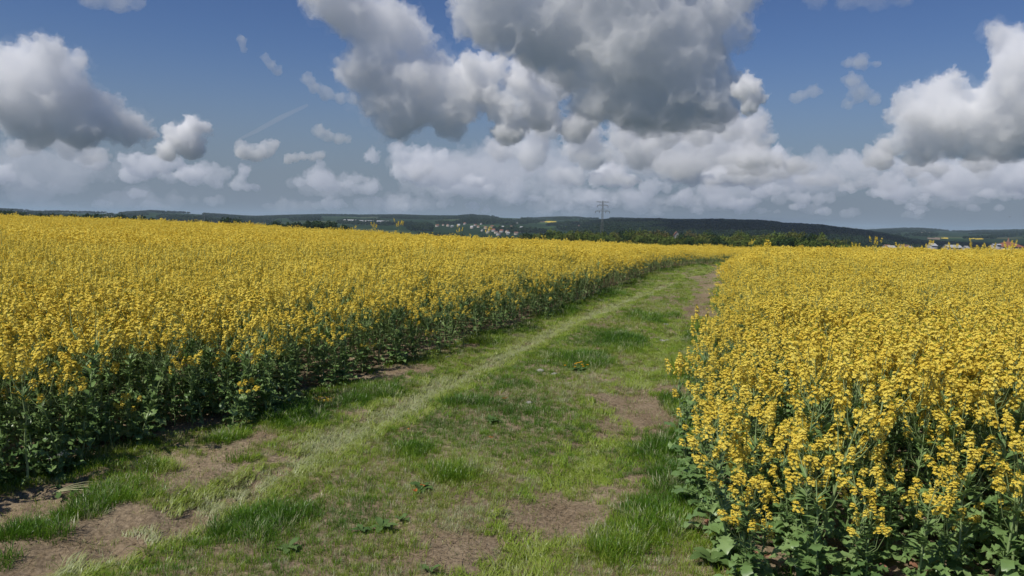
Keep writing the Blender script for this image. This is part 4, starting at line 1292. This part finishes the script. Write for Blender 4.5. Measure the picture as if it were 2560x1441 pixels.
# wilted plant lying on the soil
def wilted():
    r = link('wilted_plant', None, label='pulled out wilting rapeseed plant lying on the soil at the lower left', category='plant')
    b = Bag()
    for k in range(4):
        a = -.3 + k * .28
        t = np.linspace(0, 1, 6)
        tube(b, np.stack([t * .32 * math.cos(a), t * .32 * math.sin(a), .02 + .035 * np.sin(t * 3.1)], -1), .006 * (1 - .6 * t), 5, 0, .9)
    link('stem', b.mesh('stem', [plain('wilting_stem', (.33, .33, .17), .6)]), r)
    f = Bag()
    for k in range(9):
        a = rs.uniform(0, 6.28); rr = rs.uniform(.03, .24)
        blade(f, (rr, rs.normal(0, .04), .03), (math.cos(a), math.sin(a), 0), .10, .045, LOBED, droop=.5, seg=8, shade=rs.random(), ruffle=.008, rng=rs, lift=.35)
    link('foliage', f.mesh('foliage', [M_WEED]), r)
    r.location = ground_at(130, 1245)
    r.rotation_euler = (0, 0, .3)
wilted()

# broad-leaved weeds in the sward
def rosette(px, py, n, l, label, seed, heads=0, group=None, name='broad_leaved_weed', cat='weed'):
    r_ = np.random.default_rng(seed)
    r = link(name, None, label=label, category=cat)
    if group:
        r['group'] = group
    f = Bag()
    for k in range(n):
        a = k * 2.4 + r_.uniform(-.3, .3)
        blade(f, (0, 0, .01), (math.cos(a), math.sin(a), 0), l * r_.uniform(.7, 1.2), l * .48, [.15, .5, .9, 1, .85, .55, .05], droop=r_.uniform(.3, .7), seg=6, shade=r_.random(), lift=r_.uniform(.3, .9), ruffle=.004, rng=r_)
    link('foliage', f.mesh('foliage', [M_WEED]), r)
    for k in range(heads):
        h = Bag(); z = r_.uniform(.05, .11); c = np.array([r_.normal(0, .09), r_.normal(0, .09), z])
        tube(h, [(c[0] * .5, c[1] * .5, 0), c], .0016, 3, 1, .5)
        m = 34
        th = np.arange(m) * 2.4; rr = .017 * np.sqrt(np.arange(m) / m)
        d = np.stack([np.cos(th), np.sin(th), 1.3 - rr / .017], -1); s = np.stack([-np.sin(th), np.cos(th), 0 * th], -1) * .0022
        p = c + np.stack([np.cos(th) * rr * .4, np.sin(th) * rr * .4, 0 * th], -1); q = p + unit(d) * .013
        V = np.stack([p - s, p + s, q + s, q - s], 1).reshape(-1, 3)
        h.add(V, np.arange(m * 4).reshape(-1, 4), 0, np.repeat(r_.random(m), 4))
        link('flower_head', h.mesh('flower_head', [M_DAND, M_STEM]), r)
    r.location = ground_at(px, py)
    return r
rosette(955, 1322, 7, .085, 'broad leaved green weed rosette between grass and bare soil near the front', 1)
rosette(905, 1332, 5, .075, 'smaller broad leaved weed left of the other rosette near the front', 2)
rosette(1005, 1300, 5, .07, 'half hidden broad leaved weed behind the bigger rosette near the front', 3)
rosette(720, 1370, 6, .08, 'dark broad leaved weed in the grass at the bottom edge', 4)
rosette(1075, 1425, 5, .06, 'small grey green weed on the bare patch at the bottom edge', 8)
rosette(1450, 930, 16, .14, 'dandelion clump with small yellow heads in the middle of the track', 5, heads=9, name='dandelion', cat='dandelion')
rosette(1052, 1225, 8, .09, 'little weed with orange withered flowers in the near grass', 6, name='weed')
rosette(1230, 1060, 9, .09, 'low grey green weed clump in the middle strip of the track', 7, name='weed')
rosette(1780, 1412, 8, .15, 'large leaved weed at the near corner of the right crop', 9)

# withered orange leaves and pale stones
def dead_leaf(px, py, l, label, seed, group=None, hz=.05, m=None):
    r_ = np.random.default_rng(seed); b = Bag()
    for k in range(3):
        a = r_.uniform(0, 6.28)
        blade(b, (0, 0, hz), (math.cos(a), math.sin(a), 0), l, l * .6, [.3, .8, 1, .8, .1], droop=r_.uniform(-.2, .5), seg=4, shade=r_.random(), ruffle=l * .12, rng=r_, lift=.5)
    o = link('withered_leaf', b.mesh('withered_leaf', [m or M_ORANGE]), label=label, category='leaf')
    if group:
        o['group'] = group
    o.location = ground_at(px, py)
dead_leaf(1060, 1240, .03, 'right one of two orange withered leaves close together in the near grass', 1, hz=.07)
dead_leaf(1040, 1250, .028, 'left one of two orange withered leaves close together in the near grass', 2, hz=.06)
dead_leaf(1262, 1010, .03, 'orange withered leaf in the middle strip of the track, farther of two', 3)
dead_leaf(1228, 1108, .024, 'small orange withered leaf in the middle strip of the track, nearer of two', 4)
dead_leaf(1020, 1090, .02, 'tiny orange withered leaf in the grass beside the pale wheel track', 5)
dead_leaf(573, 1055, .045, 'orange withered leaf at the foot of the left crop', 6)
for q, (a, b) in enumerate([(2215,1434),(1950,1432),(2110,1405),(1905,1400),(1765,1322),(2300,1425)]):
    dead_leaf(a, b, .06, 'reddish withered leaf on the ground under the right crop', 10 + q, 'withered leaves under the right crop', hz=.02, m=M_RUSSET)
M_STONE = plain('pale_stone', (.34, .32, .29), .85, nscale=30)
for q, (a, b, s_, lb) in enumerate([(1664,811,.05,'flat grey stone at the edge of the right wheel track'),(1655,848,.055,'biggest of the pale stones lying together on the right side of the track'),(1668,846,.04,'middle sized pale stone beside the biggest one on the track'),(1642,852,.035,'small pale stone left of the biggest one on the track'),(1351,930,.045,'pale stone in the grass left of the dandelion clump'),(1385,937,.035,'small pale stone close to the dandelion clump'),(1322,1010,.03,'pale stone in the grass above the orange leaf'),(1120,895,.03,'flat stone on the soil at the foot of the left crop')]):
    r_ = np.random.default_rng(900 + q)
    V = ICO2[0] * np.array([1.2, .9, .55]) * s_ * (1 + .25 * (fbm(ICO2[0][:, 0] * 2 + q * 7, ICO2[0][:, 1] * 2 + ICO2[0][:, 2], q, 2) - .5)[:, None] * 2)
    o = link('stone', mesh_np('stone', V, ICO2[1], [M_STONE], smooth=False), label=lb, category='stone')
    x, y, z = ground_at(a, b); o.location = (x, y, z + s_ * .15)

# white flowering weeds under the left crop
for q, (a, b) in enumerate([(30,1170),(52,1192),(78,1178),(120,1150),(150,1165),(170,1180),(205,1165),(45,1135),(90,1205),(140,1195)]):
    r_ = np.random.default_rng(950 + q)
    r = link('shepherds_purse', None, label='thin weed with tiny white flowers at the shaded foot of the left crop', category='weed', group='white flowering weeds at the foot of the left crop')
    sb = Bag(); fb = Bag()
    H = r_.uniform(.12, .24)
    for k in range(4):
        a2 = r_.uniform(0, 6.28); tp = np.array([math.cos(a2) * .05, math.sin(a2) * .05, H * r_.uniform(.7, 1.1)])
        tube(sb, [(0, 0, 0), tp * .5 + (0, 0, .02), tp], .0014, 3, 0, .5)
        C = tp + r_.normal(0, .008, (8, 3)); flower_quads(fb, C, unit(r_.normal(0, .5, (8, 3)) + (0, 0, 1)), .0055, r_, 2)
    link('stem', sb.mesh('stem', [M_STEM]), r); link('flower_head', fb.mesh('flower_head', [M_WHITE]), r)
    r.location = ground_at(a, b)
# ---------------------------------------------------------------- the air of the valley
def haze():
    m = bpy.data.materials.new('haze_air'); m.use_nodes = True
    nt = m.node_tree; nt.nodes.remove(nt.nodes['Principled BSDF'])
    v = nt.nodes.new('ShaderNodeVolumePrincipled')
    v.inputs['Color'].default_value = (.66, .84, 1.0, 1)
    v.inputs['Density'].default_value = HAZE_DENSITY
    nt.links.new(v.outputs[0], nt.nodes['Material Output'].inputs['Volume'])
    m.cycles.homogeneous_volume = True
    b = Bag(); box(b, -27000, 27000, -27000, 27000, -60, 130)
    link('haze', b.mesh('haze', [m]), kind='stuff', label='thin blue air that veils the far hills', category='haze')
HAZE_DENSITY = 6e-5
haze()
contrail()
